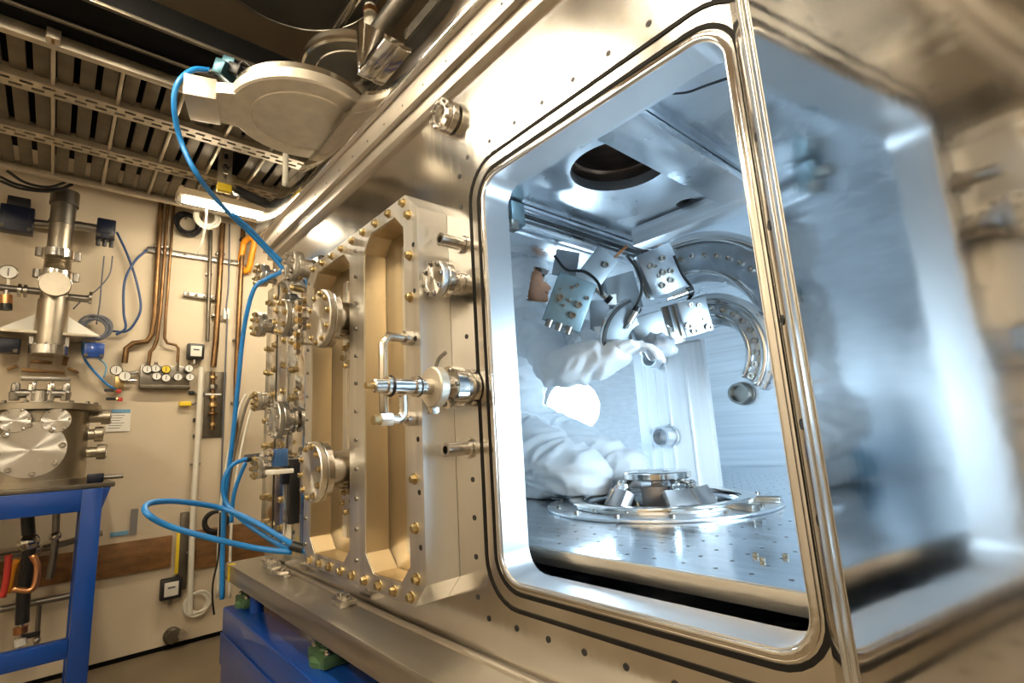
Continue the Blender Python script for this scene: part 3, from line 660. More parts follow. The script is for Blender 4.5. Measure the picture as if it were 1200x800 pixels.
# small actuators and black leads among the stages
for px, py, Y, ang, L, lab in ((703, 342, 1.0, -40, 20, 'small steel actuator between the teal stage and the grey cover block'), (741, 372, 1.0, 60, 16, 'small steel actuator above the plain cover block'), (797, 345, 1.2, 20, 18, 'small steel actuator between the two bright stage blocks')):
    c = P(px, py, Y); k = pxs(c); ax = cax(ang); t = thing('actuator', lab, 'actuator', c)
    part(MB().cyl(c-ax[0]*(L*k/2), c+ax[0]*(L*k/2), 4*k, 14), 'barrel', 'steel', t); part(MB().cyl(c+ax[0]*(L*k/2), c+ax[0]*(L*k/2+6*k), 5.2*k, 14), 'knob', 'black', t); part(MB().cyl(c-ax[0]*(L*k/2+7*k), c-ax[0]*(L*k/2), 1.8*k, 10), 'spindle', 'polish', t)
for pts, Y, lab in (([(650,300),(664,316),(684,318),(700,330),(706,346)], .92, 'black lead looping from the pale angled plate to the small actuator'), ([(735,300),(748,318),(752,340),(745,360)], 1.2, 'black lead hanging between the grey cover block and the bright stage block'), ([(790,300),(800,322),(812,340),(806,352)], 1.28, 'black lead running from the larger arc to the lower stage block')):
    solo(MB().tube([P(x, y, Y) for x, y in pts], .008, 8), 'lead_cable', 'black', lab, 'cable', ang=180)
# lamps inside the chamber
def led(lab, c, d, w_, h_):
    c = V(c); x, y, d = orth(d); t = thing('work_lamp', lab, 'lamp', c-EZ*(h_/2+.1), 'work lamps inside the chamber')
    part(MB().lathe(c-d*.0375, d, [(0, h_*.5), (.02, h_*.81), (.035, h_*.82)], 36) if 'glowing' in lab else MB().box(c-d*.02, (w_+.03, h_+.03, .035), (x, y, d)), 'housing', 'white_plastic', t, .004)
    part(MB().lathe(c-d*.002, d, [(0, h_*.78), (.006, h_*.76)], 36) if 'glowing' in lab else MB().box(c+d*.001, (w_, h_, .006), (x, y, d)), 'diffuser', 'led_emit', t)
    part(MB().tube([c-d*.05+EZ*0, c-d*.06-EZ*(h_/2+.05)], .012, 8), 'stand', 'steel', t)
    return t
c = PX(672, 476, -2.70); led('white round work lamp glowing by the side wall behind the kneeling person', c, (.8,-.75,.05), .42, .26)
led('white square work lamp inside the chamber beside the right end of the opening', (-.24, .95, .10), (-1,.35,-.05), .34, .5)
p0 = P(805, 92, .5); solo(MB().tube([P(786, 110, .5), P(806, 108, .45), P(828, 100, .4), P(852, 92, .35)], .004, 6), 'thin_cable', 'black', 'thin black cable sagging under the roof near the corner of the opening', 'cable')
# ================================================================ kneeling worker
def blob(chains, voxel, it=6, wr=0.0, ws=6.0):
    """one continuous surface from chains of tapered balls: [(point, radius), ...]"""
    mb = MB()
    for ch_ in chains:
        for (p0, r0), (p1, r1) in zip(ch_[:-1], ch_[1:]):
            p0 = V(p0); p1 = V(p1); n = max(2, int((p1-p0).length/(min(r0, r1)*.35))+1)
            for i in range(n+1):
                t = i/n; mb.sph(p0.lerp(p1, t), r0+(r1-r0)*t, 12, 8)
    me = bpy.data.meshes.new('tmp'); me.from_pydata([tuple(v*S) for v in mb.v], [], mb.f)
    o = bpy.data.objects.new('tmp', me); C.objects.link(o)
    m = o.modifiers.new('r', 'REMESH'); m.mode = 'VOXEL'; m.voxel_size = voxel*S
    s_ = o.modifiers.new('s', 'SMOOTH'); s_.iterations = it; s_.factor = .5
    dg = bpy.context.evaluated_depsgraph_get(); ev = o.evaluated_get(dg); em = ev.to_mesh()
    out = MB(); vs = [v.co/S for v in em.vertices]; ns = [v.normal.copy() for v in em.vertices]
    if wr:
        vs2 = []
        for v, n in zip(vs, ns):
            q = V((v.x*ws, v.y*ws, v.z*ws*1.6)); q2 = q + V((noise.noise(q*.6), noise.noise(q*.6+V((9,2,4))), 0))*1.2
            h = 1-abs(noise.noise(q2))*2.2; vs2.append(v+n*(wr*max(-.6, h)))
        vs = vs2
    out.v = [V(v) for v in vs]; out.f = [tuple(p.vertices) for p in em.polygons]
    ev.to_mesh_clear(); bpy.data.objects.remove(o); bpy.data.meshes.remove(me)
    return out
hd_ = P(617, 328, 1.12)
nk = V((hd_.x-.08, 1.18, .80)); chest = V((-2.38, 1.20, .55)); pel = V((-2.44, 1.22, .05))
shN = P(634, 398, 1.00); shF = V((shN.x+.02, 1.42, shN.z+.02))
elN = P(650, 434, .88); wrN = P(722, 416, .93); haN = P(742, 408, .95)
elF = P(664, 425, 1.30); wrF = P(676, 404, 1.05); haF = P(683, 394, 1.00)
hipN = V((-2.40, 1.08, .00)); hipF = V((-2.40, 1.38, .00))
knN = P(684, 556, 1.06); knF = P(736, 551, 1.44)
knN.z = max(knN.z, ZBD+.13); knF.z = max(knF.z, ZBD+.12)
ftN = V((knN.x-.62, 1.10, ZBD+.10)); ftF = V((knF.x-.60, 1.36, ZBD+.10))
fwd = V((.62, .74, -.25)).normalized()
body_ch = [[(pel,.13),(chest,.15),(nk,.07)], [(nk,.062),(hd_-fwd*.03,.075)], [(hd_-fwd*.03+EZ*.02,.10),(hd_+fwd*.02+EZ*-.01,.095)], [(hd_+fwd*.03-EZ*.07,.06),(hd_+fwd*.05-EZ*.09,.05)],
  [(shN,.07),(elN,.055),(wrN,.034),(haN,.018)], [(shF,.07),(elF,.055),(wrF,.034),(haF,.018)], [(chest+EZ*.12,.10),(shN,.07)], [(chest+EZ*.12,.10),(shF,.07)],
  [(pel,.13),(hipN,.11),(knN,.075),(ftN,.055)], [(pel,.13),(hipF,.11),(knF,.075),(ftF,.055)],
  [(hd_+fwd*.105+EZ*.00,.022),(hd_+fwd*.145-EZ*.025,.018)], [(hd_+fwd*.10-EZ*.065,.03),(hd_+fwd*.11-EZ*.10,.028)]]
wk = thing('person', 'kneeling person in a white hooded coverall and gloves leaning over the hexapod', 'person', (pel.x, pel.y, ZBD))
body = part(blob(body_ch, .016, 4), 'body', 'skin', wk, ang=180)
suit_ch = [[(pel+V((-.02,0,-.03)),.17),(pel+V((0,0,.16)),.155),(chest,.185),(chest+EZ*.12,.17),(nk,.115)], [(chest+EZ*.14,.15),(shN,.105),(elN,.078),(elN.lerp(wrN,.35),.095),(elN.lerp(wrN,.7),.080),(wrN,.058)],
  [(chest+EZ*.14,.15),(shF,.105),(elF,.09),(wrF,.05)], [(pel,.18),(hipN,.17),(hipN.lerp(knN,.55),.155),(knN,.125),(knN+V((.02,0,-.005)),.12)], [(knN+V((-.05,.01,-.02)),.105),(ftN,.09)],
  [(pel,.18),(hipF,.16),(hipF.lerp(knF,.55),.14),(knF,.115)], [(knF+V((-.05,0,-.01)),.10),(ftF,.09)]]
sm = blob(suit_ch, .015, 4, .024, 7.5)
for i, v in enumerate(sm.v):
    lim = ZBD+(.043 if math.hypot(v.x-hx.x, v.y-hx.y) < .56 else .004)
    if v.z < lim: sm.v[i] = V((v.x, v.y, lim))
cov = part(sm, 'coverall', 'suit', wk, ang=180)
for ft, kn in ((ftN, knN), (ftF, knF)):
    sh = blob([[(ft+V((.10,0,.02)),.10),(ft+V((-.02,0,.02)),.115),(ft+V((-.14,0,-.01)),.085),(ft+V((-.22,0,-.03)),.06)]], .014, 4, .012, 12)
    for i, v in enumerate(sh.v):
        if v.z < ZBD+.004: sh.v[i] = V((v.x, v.y, ZBD+.004))
    part(sh, 'shoe_cover', 'shoe_blue', wk, ang=180, label='blue overshoe')
up = EZ; side = fwd.cross(up).normalized()
hood = blob([[(nk,.12),(hd_-fwd*.06-EZ*.04,.135),(hd_-fwd*.05+EZ*.02,.145),(hd_-fwd*.015+EZ*.05,.14),(hd_+fwd*.035+EZ*.070,.105)], [(nk+fwd*.02,.10),(hd_+fwd*.0-EZ*.11,.09)]], .014, 5, .012, 9)
def in_face(f):
    c = sum((hood.v[i] for i in f), V((0,0,0)))/len(f)-hd_; return c.dot(fwd) > .028 and -.16 < c.z < .045
hood.f = [f for f in hood.f if not in_face(f)]
part(hood, 'hood', 'suit', wk, ang=180)
# hair fringe, eyes, brows and mask strap in the face opening
part(blob([[(hd_+fwd*.075+EZ*.075-side*.05,.02),(hd_+fwd*.085+EZ*.078,.02),(hd_+fwd*.075+EZ*.075+side*.05,.02)]], .009, 3), 'hair', 'hair', wk, ang=180)
for s_ in (-1, 1):
    e = part(MB().sph(hd_+fwd*.108+side*(.038*s_)+EZ*.012, .014, 10, 8), 'eye', 'white_plastic', wk)
    part(MB().sph(hd_+fwd*.119+side*(.038*s_)+EZ*.012, .006, 8, 6), 'pupil', 'black', e)
    part(MB().tube([hd_+fwd*.106+side*(.02*s_)+EZ*.036, hd_+fwd*.112+side*(.038*s_)+EZ*.042, hd_+fwd*.10+side*(.058*s_)+EZ*.034], .006, 6), 'eyebrow', 'hair', wk)
part(MB().tube([hd_+fwd*.118-side*.028-EZ*.062, hd_+fwd*.132-EZ*.060, hd_+fwd*.118+side*.028-EZ*.062], .006, 6), 'mouth', 'lip', wk)
def glove(wr, ha, curl, thumb_up, nm='glove'):
    d = (ha-wr).normalized(); sd = d.cross(EZ).normalized(); up_ = sd.cross(d).normalized()
    ch_ = [[(wr-d*.01,.050),(wr+d*.03,.042)], [(wr+d*.03+sd*.025,.026),(ha+d*.03+sd*.035,.023)], [(wr+d*.03-sd*.02,.026),(ha+d*.03-sd*.03,.022)], [(wr+d*.03,.028),(ha+d*.035,.025)]]
    for i, (o_, L) in enumerate(((-.036,.075),(-.012,.092),(.012,.098),(.036,.085))):
        b = ha+d*.035+sd*o_; m1 = b+d*(L*.5)-up_*(curl*.3*L); m2 = m1+d*(L*.28)-up_*(curl*.55*L); m3 = m2+d*(L*.05)-up_*(curl*.5*L)
        ch_.append([(b,.0135),(m1,.0125),(m2,.0115),(m3,.010)])
    tb = wr+d*.03+sd*.03; tv = (sd*.6+d*.7+up_*(.5*thumb_up)).normalized()
    ch_.append([(tb,.018),(tb+tv*.05,.015),(tb+tv*.055+d*.045-up_*.01,.012)])
    return part(blob(ch_, .0055, 2), nm, 'glove', wk, ang=180)
glove(wrN, haN, .8, 1); glove(wrF, haF, 1.0, -1)
# ================================================================ things on the far wall
def wx(px, py, off=.02): return PX(px, py, XW+off)
def wpipe(pts, r, m, label, cat='pipe', off=.05, smooth=False, clips=True, nm='wall_pipe'):
    q = [wx(x, y, off) for x, y in pts]; t = thing(nm, label, cat, min(q, key=lambda p: p.z))
    part(MB().tube(q, r, 10, smooth=smooth), 'pipe', m, t, ang=60)
    if clips:
        for i in range(len(q)-1):
            p = q[i].lerp(q[i+1], .4)
            if (q[i]-q[i+1]).length > .3: part(MB().box(V((XW+off/2, p.y, p.z)), (off, r*3, .02)), 'clip', 'steel_dark', t, .002)
    return t
wpipe([(189,235),(181,370),(178,392),(172,400),(156,402),(148,408),(146,425)], .020, 'copper', 'thickest of three brown copper pipes, bending towards the regulator', smooth=False)
wpipe([(197,238),(188,365),(184,398),(180,408),(176,412),(174,428)], .013, 'copper', 'middle one of three copper pipes running down to the gauge panel')
wpipe([(204,240),(194,372),(193,396),(196,402),(206,404),(209,408),(208,425)], .011, 'copper', 'thinnest of three copper pipes, hooking over the gauge panel')
wpipe([(261,262),(256,350),(253,400),(250,430)], .024, 'copper', 'brown copper pipe leading down to the brass valve chain', off=.06)
wpipe([(285,268),(280,370),(277,440),(276,520)], .022, 'copper', 'brown copper pipe at the right of the carabiner, behind the blue hose', off=.06)
wpipe([(247,270),(243,400)], .016, 'tray', 'grey conduit between two copper pipes, crossing the black rail')
wpipe([(236,430),(232,507),(226,600),(222,720)], .022, 'pale_cable', 'cream painted conduit running down past the wooden board', off=.07)
wpipe([(269,262),(268,330),(265,362),(266,378),(262,480),(258,600)], .007, 'grey_cable', 'thin dark cord through the white cord switch', 'cord', smooth=True, clips=False, nm='cord')
for (a_, b_, lab) in (((172,292),(284,309),'long black mounting rail crossing the copper pipes'), ((215,344),(254,350),'short black mounting rail right of the copper pipes')):
    q0, q1 = wx(*a_, .03), wx(*b_, .03); t = thing('mounting_rail', lab, 'rail', (q0+q1)/2)
    d = (q1-q0).normalized(); part(MB().box((q0+q1)/2, ((q1-q0).length, .03, .045), (d, EX, d.cross(EX))), 'rail', 'steel_dark', t, .003)
    for i in range(4): screw(t, q0.lerp(q1, .12+.25*i)+EX*.016, EX, .012, 'tray')
# wooden boards
for (pa, pb, pc, lab, m) in (((112,640),(202,626),(109,680),'long brown wooden board fixed low across the wall','wood'), ((224,622),(262,617),(224,668),'dark wooden board right of the yellow strip','wood'), ((-60,668),(86,645),(-60,706),'brown wooden board on the wall seen under the blue table','wood')):
    q0, q1, q2 = wx(*pa), wx(*pb), wx(*pc); y1 = q1.y+(.6 if m == 'wood' and pa[0] == 224 else 0)
    t = thing('wooden_board', lab, 'board', (XW+.012, (q0.y+y1)/2, q2.z)); part(MB().bb(XW, XW+.028, q0.y, y1, q2.z, q0.z), 'board', m, t, .003)
q0, q1 = wx(211,620), wx(205,672); solo(MB().bb(XW+.03, XW+.045, q0.y-.025, q0.y+.025, q1.z, q0.z), 'cable_cover', 'yellow', 'yellow upright strip over the wooden boards', 'strip', None, .003)
q0, q1 = wx(217,600), wx(213,690); solo(MB().bb(XW, XW+.05, q0.y-.03, q0.y+.03, q1.z, q0.z), 'wall_post', 'tray', 'grey upright post between the wooden boards', 'post', None, .003)
solo(MB().box(wx(140,625,.004), (.006,.11,.03)), 'wall_tape', 'blue_tape', 'strip of blue tape on the wall above the wooden board', 'tape')
solo(MB().box(wx(157,611,.008), (.006,.045,.19)), 'wall_tape', 'grey_tape', 'strip of dark grey tape hanging over the wooden board', 'tape')
# paper notice
c = wx(139, 491, .006); t = thing('paper_notice', 'paper notice with a blue header strip taped to the wall', 'notice', c-EZ*.09)
part(MB().box(c-EZ*.01, (.004,.15,.17)), 'sheet', 'paper', t); part(MB().box(c+EZ*.062+EX*.003, (.004,.14,.028)), 'header', 'blue_tape', t)
for i in range(6): part(MB().box(c+V((.0028, -.012-.006*(i % 3), .028-.019*i)), (.001,.095-.012*(i % 3),.004)), 'print_line', 'ink', t)
# gauge panel
def gauge(par, c, r, d=EX, face='gauge_face', tag_=None):
    g = part(MB().lathe(c, d, [(0,r*.9),(.01,r),(.03,r),(.034,r*.9),(.03,r*.86)], 20, cap=False), 'gauge', 'steel_dark' if face != 'w' else 'steel', par)
    part(MB().lathe(c+V(d)*.028, d, [(0,r*.88),(.001,r*.88)], 20), 'dial', face if face != 'w' else 'gauge_face', g)
    part(MB().box(c+V(d)*.031, (.002,.004,r*1.1), (V(d), V(d).cross(EZ), EZ)), 'needle', 'black', g); return g
q0, q1 = wx(165,426,.04), wx(222,452,.04); t = thing('gauge_panel', 'dark gas panel with eight round gauges on the wall', 'gauge panel', (XW+.04, (q0.y+q1.y)/2, q1.z))
part(MB().bb(XW, XW+.05, q0.y, q1.y, q1.z, q0.z-.01), 'panel', 'steel_dark', t, .004); part(MB().bb(XW, XW+.08, q0.y, q1.y, q1.z-.03, q1.z), 'tray', 'tray', t, .003)
for i, (px, py) in enumerate(((172,433),(182,432),(194,433),(221,432),(183,441),(194,443),(208,442),(222,442))): gauge(t, wx(px, py, .06), .033, EX, 'yellow' if i == 2 else 'gauge_face')
for px in (172, 183, 208, 221): part(MB().cyl(wx(px, 424, .07), wx(px, 434, .05), .012, 8), 'tube', 'steel', t)
t = thing('pressure_regulator', 'pressure regulator with two gauges left of the gauge panel', 'regulator', wx(142, 448, .05))
gauge(t, wx(136,434,.06), .040); gauge(t, wx(146,441,.09), .040, EX, 'w'); part(MB().cyl(wx(136,440,.05), wx(162,436,.05), .016, 10), 'body', 'steel_dark', t); part(MB().box(wx(140,448,.05), (.05,.06,.10)), 'block', 'brass', t, .005)
part(MB().cyl(wx(150,446,.05), wx(160,446,.05), .010, 8), 'tube', 'steel', t)
for (px, py, lab) in ((133,457,'upper red-handled tap below the pressure regulator'),(135,467,'lower red-handled tap below the pressure regulator')):
    t = thing('gas_tap', lab, 'tap', wx(px, py, .04)); part(MB().cyl(wx(px-4, py, .05), wx(px+8, py+1, .05), .012, 8), 'body', 'brass', t); part(MB().box(wx(px-5, py, .065), (.02,.06,.022)), 'handle', 'black', t, .004); part(MB().box(wx(px+6, py+1, .065), (.02,.03,.03)), 'cap', 'red', t, .004)
# meters
for (px, py, w_, h_, lab) in ((229,412,.125,.135,'black framed wall meter with white face right of the gauge panel'),(200,689,.14,.155,'black framed wall meter below the wooden board near the floor')):
    c = wx(px, py, .045); t = thing('wall_meter', lab, 'meter', c-EZ*h_/2); part(MB().box(c, (.07,w_,h_)), 'case', 'black', t, .012); part(MB().box(c+EX*.036, (.006,w_*.66,h_*.66)), 'face', 'paper', t, .002)
    part(MB().box(c+EX*.040+EZ*.012, (.002,w_*.35,.012)), 'display', 'ink', t); part(MB().cyl(c-EZ*(h_/2), c-EZ*(h_/2+.04), .016, 8), 'gland', 'steel_dark', t)
c = wx(217,473,.03); t = thing('junction_box', 'small yellow junction box beside the brass valve chain', 'junction box', c-EZ*.02); part(MB().box(c, (.04,.085,.036)), 'box', 'yellow', t, .004); part(MB().tube([c+EY*.04, c+EY*.07, wx(236,466,.04), wx(240,462,.04)], .006, 6), 'cable', 'grey_cable', t)
# brass valve chain on plate
q0, q1 = wx(241,435,.01), wx(262,512,.01); t = thing('valve_chain', 'chain of brass valves on a pale backing plate', 'valve', (XW+.03, (q0.y+q1.y)/2, q1.z))
part(MB().bb(XW, XW+.012, q0.y, q1.y, q1.z, q0.z), 'backing_plate', 'tray', t, .002); p0, p1 = wx(250,436,.06), wx(249,504,.06)
part(MB().cyl(p0, p1, .015, 10), 'pipe', 'copper', t)
for k, (py, L, r, m) in enumerate(((442,.03,.03,'brass'),(453,.045,.034,'steel_dark'),(465,.035,.028,'brass'),(474,.05,.032,'brass'),(484,.03,.036,'copper'),(497,.035,.024,'brass'))):
    c = wx(250-k*.1, py, .06); part(MB().lathe(c-EZ*L/2, EZ, [(0,r*.7),(L*.2,r),(L*.8,r),(L,r*.7)], 8), 'valve_body', m, t)
part(MB().box(wx(250,462,.075), (.02,.12,.014)), 'lever', 'white_plastic', t, .003)
for (px, py) in ((224,460),(229,492),(229,511)):
    c = wx(px, py, .02); part(MB().box(c, (.03,.035,.03)), 'clip', 'black', t, .003)
c = wx(265,368,.035); t = thing('cord_switch', 'white cord switch hanging on the thin dark cord', 'switch', c-EZ*.05); part(MB().box(c, (.035,.05,.10)), 'body', 'white_plastic', t, .008); part(MB().box(c+EX*.018+EZ*.01, (.006,.02,.03)), 'rocker', 'paper', t, .002)
c = wx(202,745,.03); t = thing('wall_outlet', 'round grey pipe outlet low on the wall above the floor', 'outlet', c-EZ*.04)
part(MB().lathe(V((XW,c.y,c.z)), EX, [(0,.06),(.03,.06),(.05,.045),(.07,.045)], 18), 'flange', 'tray', t); part(MB().lathe(V((XW,c.y+.06,c.z)), EX, [(0,.03),(.10,.03)], 14), 'plug', 'strut', t)
# cable coils
def coil(lab, c, R, r, n, m, ax=EX, seed=1):
    t = thing('cable_coil', lab, 'cable', V(c)-EZ*R); rr = random.Random(seed)
    for i in range(n):
        q = V(c)+V((rr.uniform(-.012,.012), rr.uniform(-.018,.018), rr.uniform(-.018,.018)))
        part(MB().torus(q, V(ax)+V((0,rr.uniform(-.15,.15),rr.uniform(-.15,.15))), R*rr.uniform(.85,1.05), r, 26, 6), 'loop', m, t)
    if lab.endswith('under the lamp'): part(MB().cyl(V(c)+EZ*(R*.8), V((XW, c[1], c[2]+R*.8)), .010, 8), 'wall_peg', 'steel_dark', t)
    return t
coil('coil of grey cable on the wall right of the column bracket', wx(113,383,.10), .085, .009, 5, 'grey_cable')
coil('coil of grey cable low on the wall beside the lower meter', wx(232,706,.06), .085, .008, 5, 'pale_cable', seed=4)
coil('tangled dark cable coil hanging behind the far end of the base plate', wx(252,612,.10), .085, .011, 5, 'black', seed=6)
coil('coil of black cable hanging under the lamp', PX(219,262,-4.95), .095, .009, 6, 'black', V((1,.3,0)), 8)
coil('coil of pale cable hanging under the lamp', PX(243,254,-4.60), .085, .009, 6, 'pale_cable', V((1,.1,0)), 9)
coil('black hose reel bundle above the lamp under the cable ladder', PX(302,235,-3.66), .13, .022, 4, 'black', V((.5,.2,.9)), 10)
# cables on the wall
def cable(lab, pts, r, m, off=None, X=None, nm='cable', cat='cable', n=8):
    q = [PX(x, y, (XW+.06) if X is None else (X[i] if isinstance(X, (list, tuple)) else X)) for i, (x, y) in enumerate(pts)]
    return solo(MB().tube(q, r, n), nm, m, lab, cat, ang=180)
cable('blue-grey cable looping from the right black box to the cable coil', [(137,272),(150,300),(160,330),(165,360),(158,378),(148,388),(132,388)], .009, 'wire_navy')
cable('blue-grey cable curving from the black rail down to the cable coil', [(172,293),(158,306),(146,330),(145,365),(147,384),(136,392)], .009, 'wire_navy', X=XW+.11)
cable('thin grey lead dropping from the right black box to the cable coil', [(122,300),(119,330),(117,355),(113,380)], .005, 'grey_cable')
cable('thin grey lead curving under the column arm', [(132,300),(128,322),(113,340),(98,350),(86,362)], .005, 'grey_cable')
cable('blue cable from the blue wall box to the regulator', [(97,400),(99,420),(115,440),(128,452),(138,456)], .009, 'blue_hose')
cable('light blue wire looping over the blue wall box', [(97,398),(100,412),(112,418),(124,428),(122,442)], .006, 'blue_tape', X=XW+.13)
cable('pale wire hanging down from the lamp with a white plug', [(243,236),(241,262),(236,286),(229,299)], .006, 'pale_cable', X=XL)
for k, (dx, m) in enumerate(((0,'pale_cable'),(7,'tray'),(14,'pale_cable'))):
    cable(('first','second','third')[k]+' of three pale cables slanting down beside the valve chain towards the floor', [(288+dx,462),(280+dx,480),(268+dx,530),(260+dx,580),(256+dx,640),(255+dx,700)], .011, m, X=XW+.22)
cable('thin dark cable running down to the blue support frame', [(258,600),(256,650),(250,680),(249,700),(251,720)], .007, 'black', X=-4.6)

# wall column with boxes and bracket
XT = -4.78
def tp(px, py, X=XT): return PX(px, py, X)
ax0 = tp(60, 380); cy = ax0.y
def tz(py): return tp(60, py).z
t = thing('pump_column', 'tall steel vacuum column with bellows held on a wall bracket', 'vacuum column', (XT, cy, tz(418)))
def seg(y0, y1, r, nm, m, n=24): return part(MB().cyl((XT,cy,tz(y0)), (XT,cy,tz(y1)), r, n), nm, m, t)
seg(406, 352, .085, 'lower_tube', 'steel_warm'); f_ = seg(416, 406, .105, 'bottom_flange', 'steel'); ring_bolts(f_, (XT,cy,tz(406)), EZ, .095, 10, .009, 'steel_dark')
seg(352, 326, .078, 'cross_body', 'steel_warm'); seg(328, 318, .098, 'flange_ring', 'steel')
bz = tz(318); bl = MB(); prof = []
for i in range(13): prof += [(i*.0095, .078 if i % 2 else .062)]
part(bl.lathe((XT,cy,bz), EZ, prof, 24), 'bellows', 'steel_warm', t)
seg(302, 293, .098, 'flange_ring', 'steel'); seg(293, 262, .070, 'upper_tube', 'steel_warm'); seg(262, 258, .078, 'band', 'steel_dark'); seg(258, 238, .072, 'upper_tube', 'steel_dark'); seg(238, 222, .085, 'top_cap', 'steel_dark')
for s_ in (-1, 1):
    for py in (298, 323): part(MB().cyl((XT+.02,cy+s_*.105,tz(py)-.03), (XT+.02,cy+s_*.105,tz(py)+.03), .022, 10), 'clamp_screw', 'steel_dark', t)
fc = V((XT+.07, cy, tz(338))); pf = part(MB().lathe(fc, EX, [(0,.062),(.05,.062),(.05,.088),(.075,.088),(.079,.084)], 36), 'front_flange', 'steel_warm', t)
part(MB().torus(fc+V((.06,0,-.012)), EX, .092, .008, 24, 6, math.pi*.1, math.pi*.9), 'clamp_chain', 'steel', t)
part(MB().cyl((XT,cy,tz(343)), (XT,cy-.34,tz(343)), .024, 12), 'side_pipe', 'steel_dark', t); part(MB().cyl((XT,cy,tz(346)), (XT,cy+.20,tz(346)), .027, 12), 'side_pipe', 'steel_dark', t)
for y_ in (-.16, -.19, .19): part(MB().cyl((XT,cy+y_,tz(344)), (XT,cy+y_+.018,tz(344)), .048, 16), 'pipe_flange', 'steel', t)
t = thing('dial_gauge', 'round dial gauge standing on the column side pipe', 'gauge', tp(10, 336)); gauge(t, tp(10,319)-EX*.02, .05, EX, 'w'); part(MB().cyl(tp(10,327), tp(9,340), .012, 8), 'stem', 'steel', t)
t = thing('relief_valve', 'orange and black capped valve hanging under the column side pipe', 'valve', tp(7,364)); part(MB().cyl(tp(7,346), tp(7,356), .034, 14), 'orange_cap', 'copper_bright', t); part(MB().cyl(tp(7,356), tp(7,363), .032, 14), 'black_cap', 'black', t); part(MB().cyl(tp(8,338), tp(7,346), .018, 10), 'neck', 'steel', t)
t = thing('wall_bracket', 'shelf bracket with pale triangular gussets carrying the column', 'bracket', (XW+.1, cy, tz(397)))
zz = tz(390); part(MB().bb(XW, XT+.05, cy-.32, cy+.26, zz-.02, zz), 'shelf', 'strut', t, .003)
for s_ in (-1, 1):
    g0 = cy+s_*.09; part(MB().prism([(XT-.02,g0,zz+.0005),(XT-.02,g0+s_*.19,zz+.0005),(XT-.02,g0,zz+.13)], (-.02,0,0)), 'gusset', 'white_plastic', t)
    part(MB().bb(XW, XT, g0-.015, g0+.015, zz-.10, zz-.021), 'strut_arm', 'steel_dark', t)
for (px, py, w_, h_, m, lab) in ((20,258,.18,.19,'blue_dark','black square controller box left of the column, near the ceiling'),(124,270,.115,.16,'blue_dark','black controller box with plugs right of the column'),(110,411,.12,.11,'blue_paint','small blue box on the wall under the cable coil'),(5,405,.16,.10,'blue_dark','dark blue box under the left end of the column bracket')):
    c = tp(px, py, -4.86); t = thing('controller_box', lab, 'box', c-EZ*h_/2); part(MB().box(c, (.10,w_,h_)), 'case', m, t, .008)
    part(MB().box(c+EX*.052, (.006,w_*.7,h_*.5)), 'lid', 'blue_dark' if m != 'blue_paint' else 'blue_paint', t, .002)
    for s_ in (-1, 1): screw(t, c+V((.0505,s_*w_*.38,-h_*.38)), EX, .012, 'tray')
    if px == 124:
        for i in range(3): part(MB().cyl(c+V((.0,-.04+i*.04,-h_/2)), c+V((0,-.04+i*.04,-h_/2-.05)), .014, 8), 'plug', 'black', t)
        part(MB().cyl(c-EY*.06, V((c.x,cy+.05,c.z)), .035, 12), 'arm', 'steel_dark', t)
    if px == 20: part(MB().cyl(c+EY*.09, V((c.x,cy-.05,c.z+.01)), .03, 12), 'arm', 'steel_dark', t); part(MB().box(c+V((0,-.0,.13)), (.08,.12,.07)), 'top_box', 'black', t, .005)
for k, pts in enumerate(([(0,207),(20,216),(50,222),(75,220),(88,212)], [(0,212),(25,221),(60,224),(85,216)], [(8,200),(30,214),(58,219),(80,212)])):
    cable(('upper','lower','inner')[k]+' sagging black cable above the column', pts, .010, 'black', X=-4.7+.05*k)
for k, (a_, b_, wd) in enumerate((((8,433),(21,428),.02),((25,433),(76,437),.03),((75,428),(78,418),.03),((80,431),(92,437),.02),((36,423),(62,425),.035))):
    q0, q1 = tp(*a_, -4.98), tp(*b_, -4.98)
    solo(MB().bar(q0, q1, wd, .02), 'cable_clip', 'copper', ('tilted rusty clip at the far left under the column','long dark rail clip under the column','upright rusty clip right of the column foot','tilted rusty clip right of the column foot','short rusty bar right under the column flange')[k], 'clip', None, .003)

# blue table with small chamber
tb = thing('steel_table', 'blue painted steel table with a grey top by the far wall', 'table', (-4.45, -1.3, ZF))
ze = PX(60, 570, -4.2).z; ye = PX(135, 563, -4.2).y
part(MB().bb(-4.85, -4.18, -2.3, ye, ze-.03, ze), 'top', 'tray', tb, .004)
part(MB().bb(-4.24, -4.16, -2.2, ye-.06, ze-.16, ze-.0305), 'apron', 'blue_paint', tb, .004)
yl = PX(103, 650, -4.2).y
part(MB().bb(-4.25, -4.15, yl-.055, yl+.045, ZF, ze-.0305), 'leg', 'blue_paint', tb, .005); part(MB().bb(-4.80, -4.72, yl-.05, yl+.03, ZF, ze-.0305), 'leg', 'blue_paint', tb, .005); part(MB().bb(-4.25, -4.15, -2.2, -2.12, ZF, ze-.0305), 'leg', 'blue_paint', tb, .005)
zr = PX(40, 768, -4.2).z; part(MB().bb(-4.235, -4.165, -2.12, yl-.056, zr-.05, zr+.05), 'rail', 'blue_paint', tb, .004); part(MB().bb(-4.72, -4.25, yl-.03, yl+.03, zr-.04, zr+.04), 'rail', 'blue_paint', tb, .004)
part(MB().prism([(-4.2,yl+.046,ze-.0305),(-4.2,ye-.02,ze-.0305),(-4.2,yl+.046,ze-.16)], (.02,0,0)), 'gusset', 'blue_paint', tb)
c0 = V((-4.5, PX(45, 520, -4.5).y, ze)); zt_ = PX(60, 474, -4.3).z
vc = thing('small_chamber', 'round steel vacuum chamber with blank flanges standing on the blue table', 'vacuum chamber', c0)
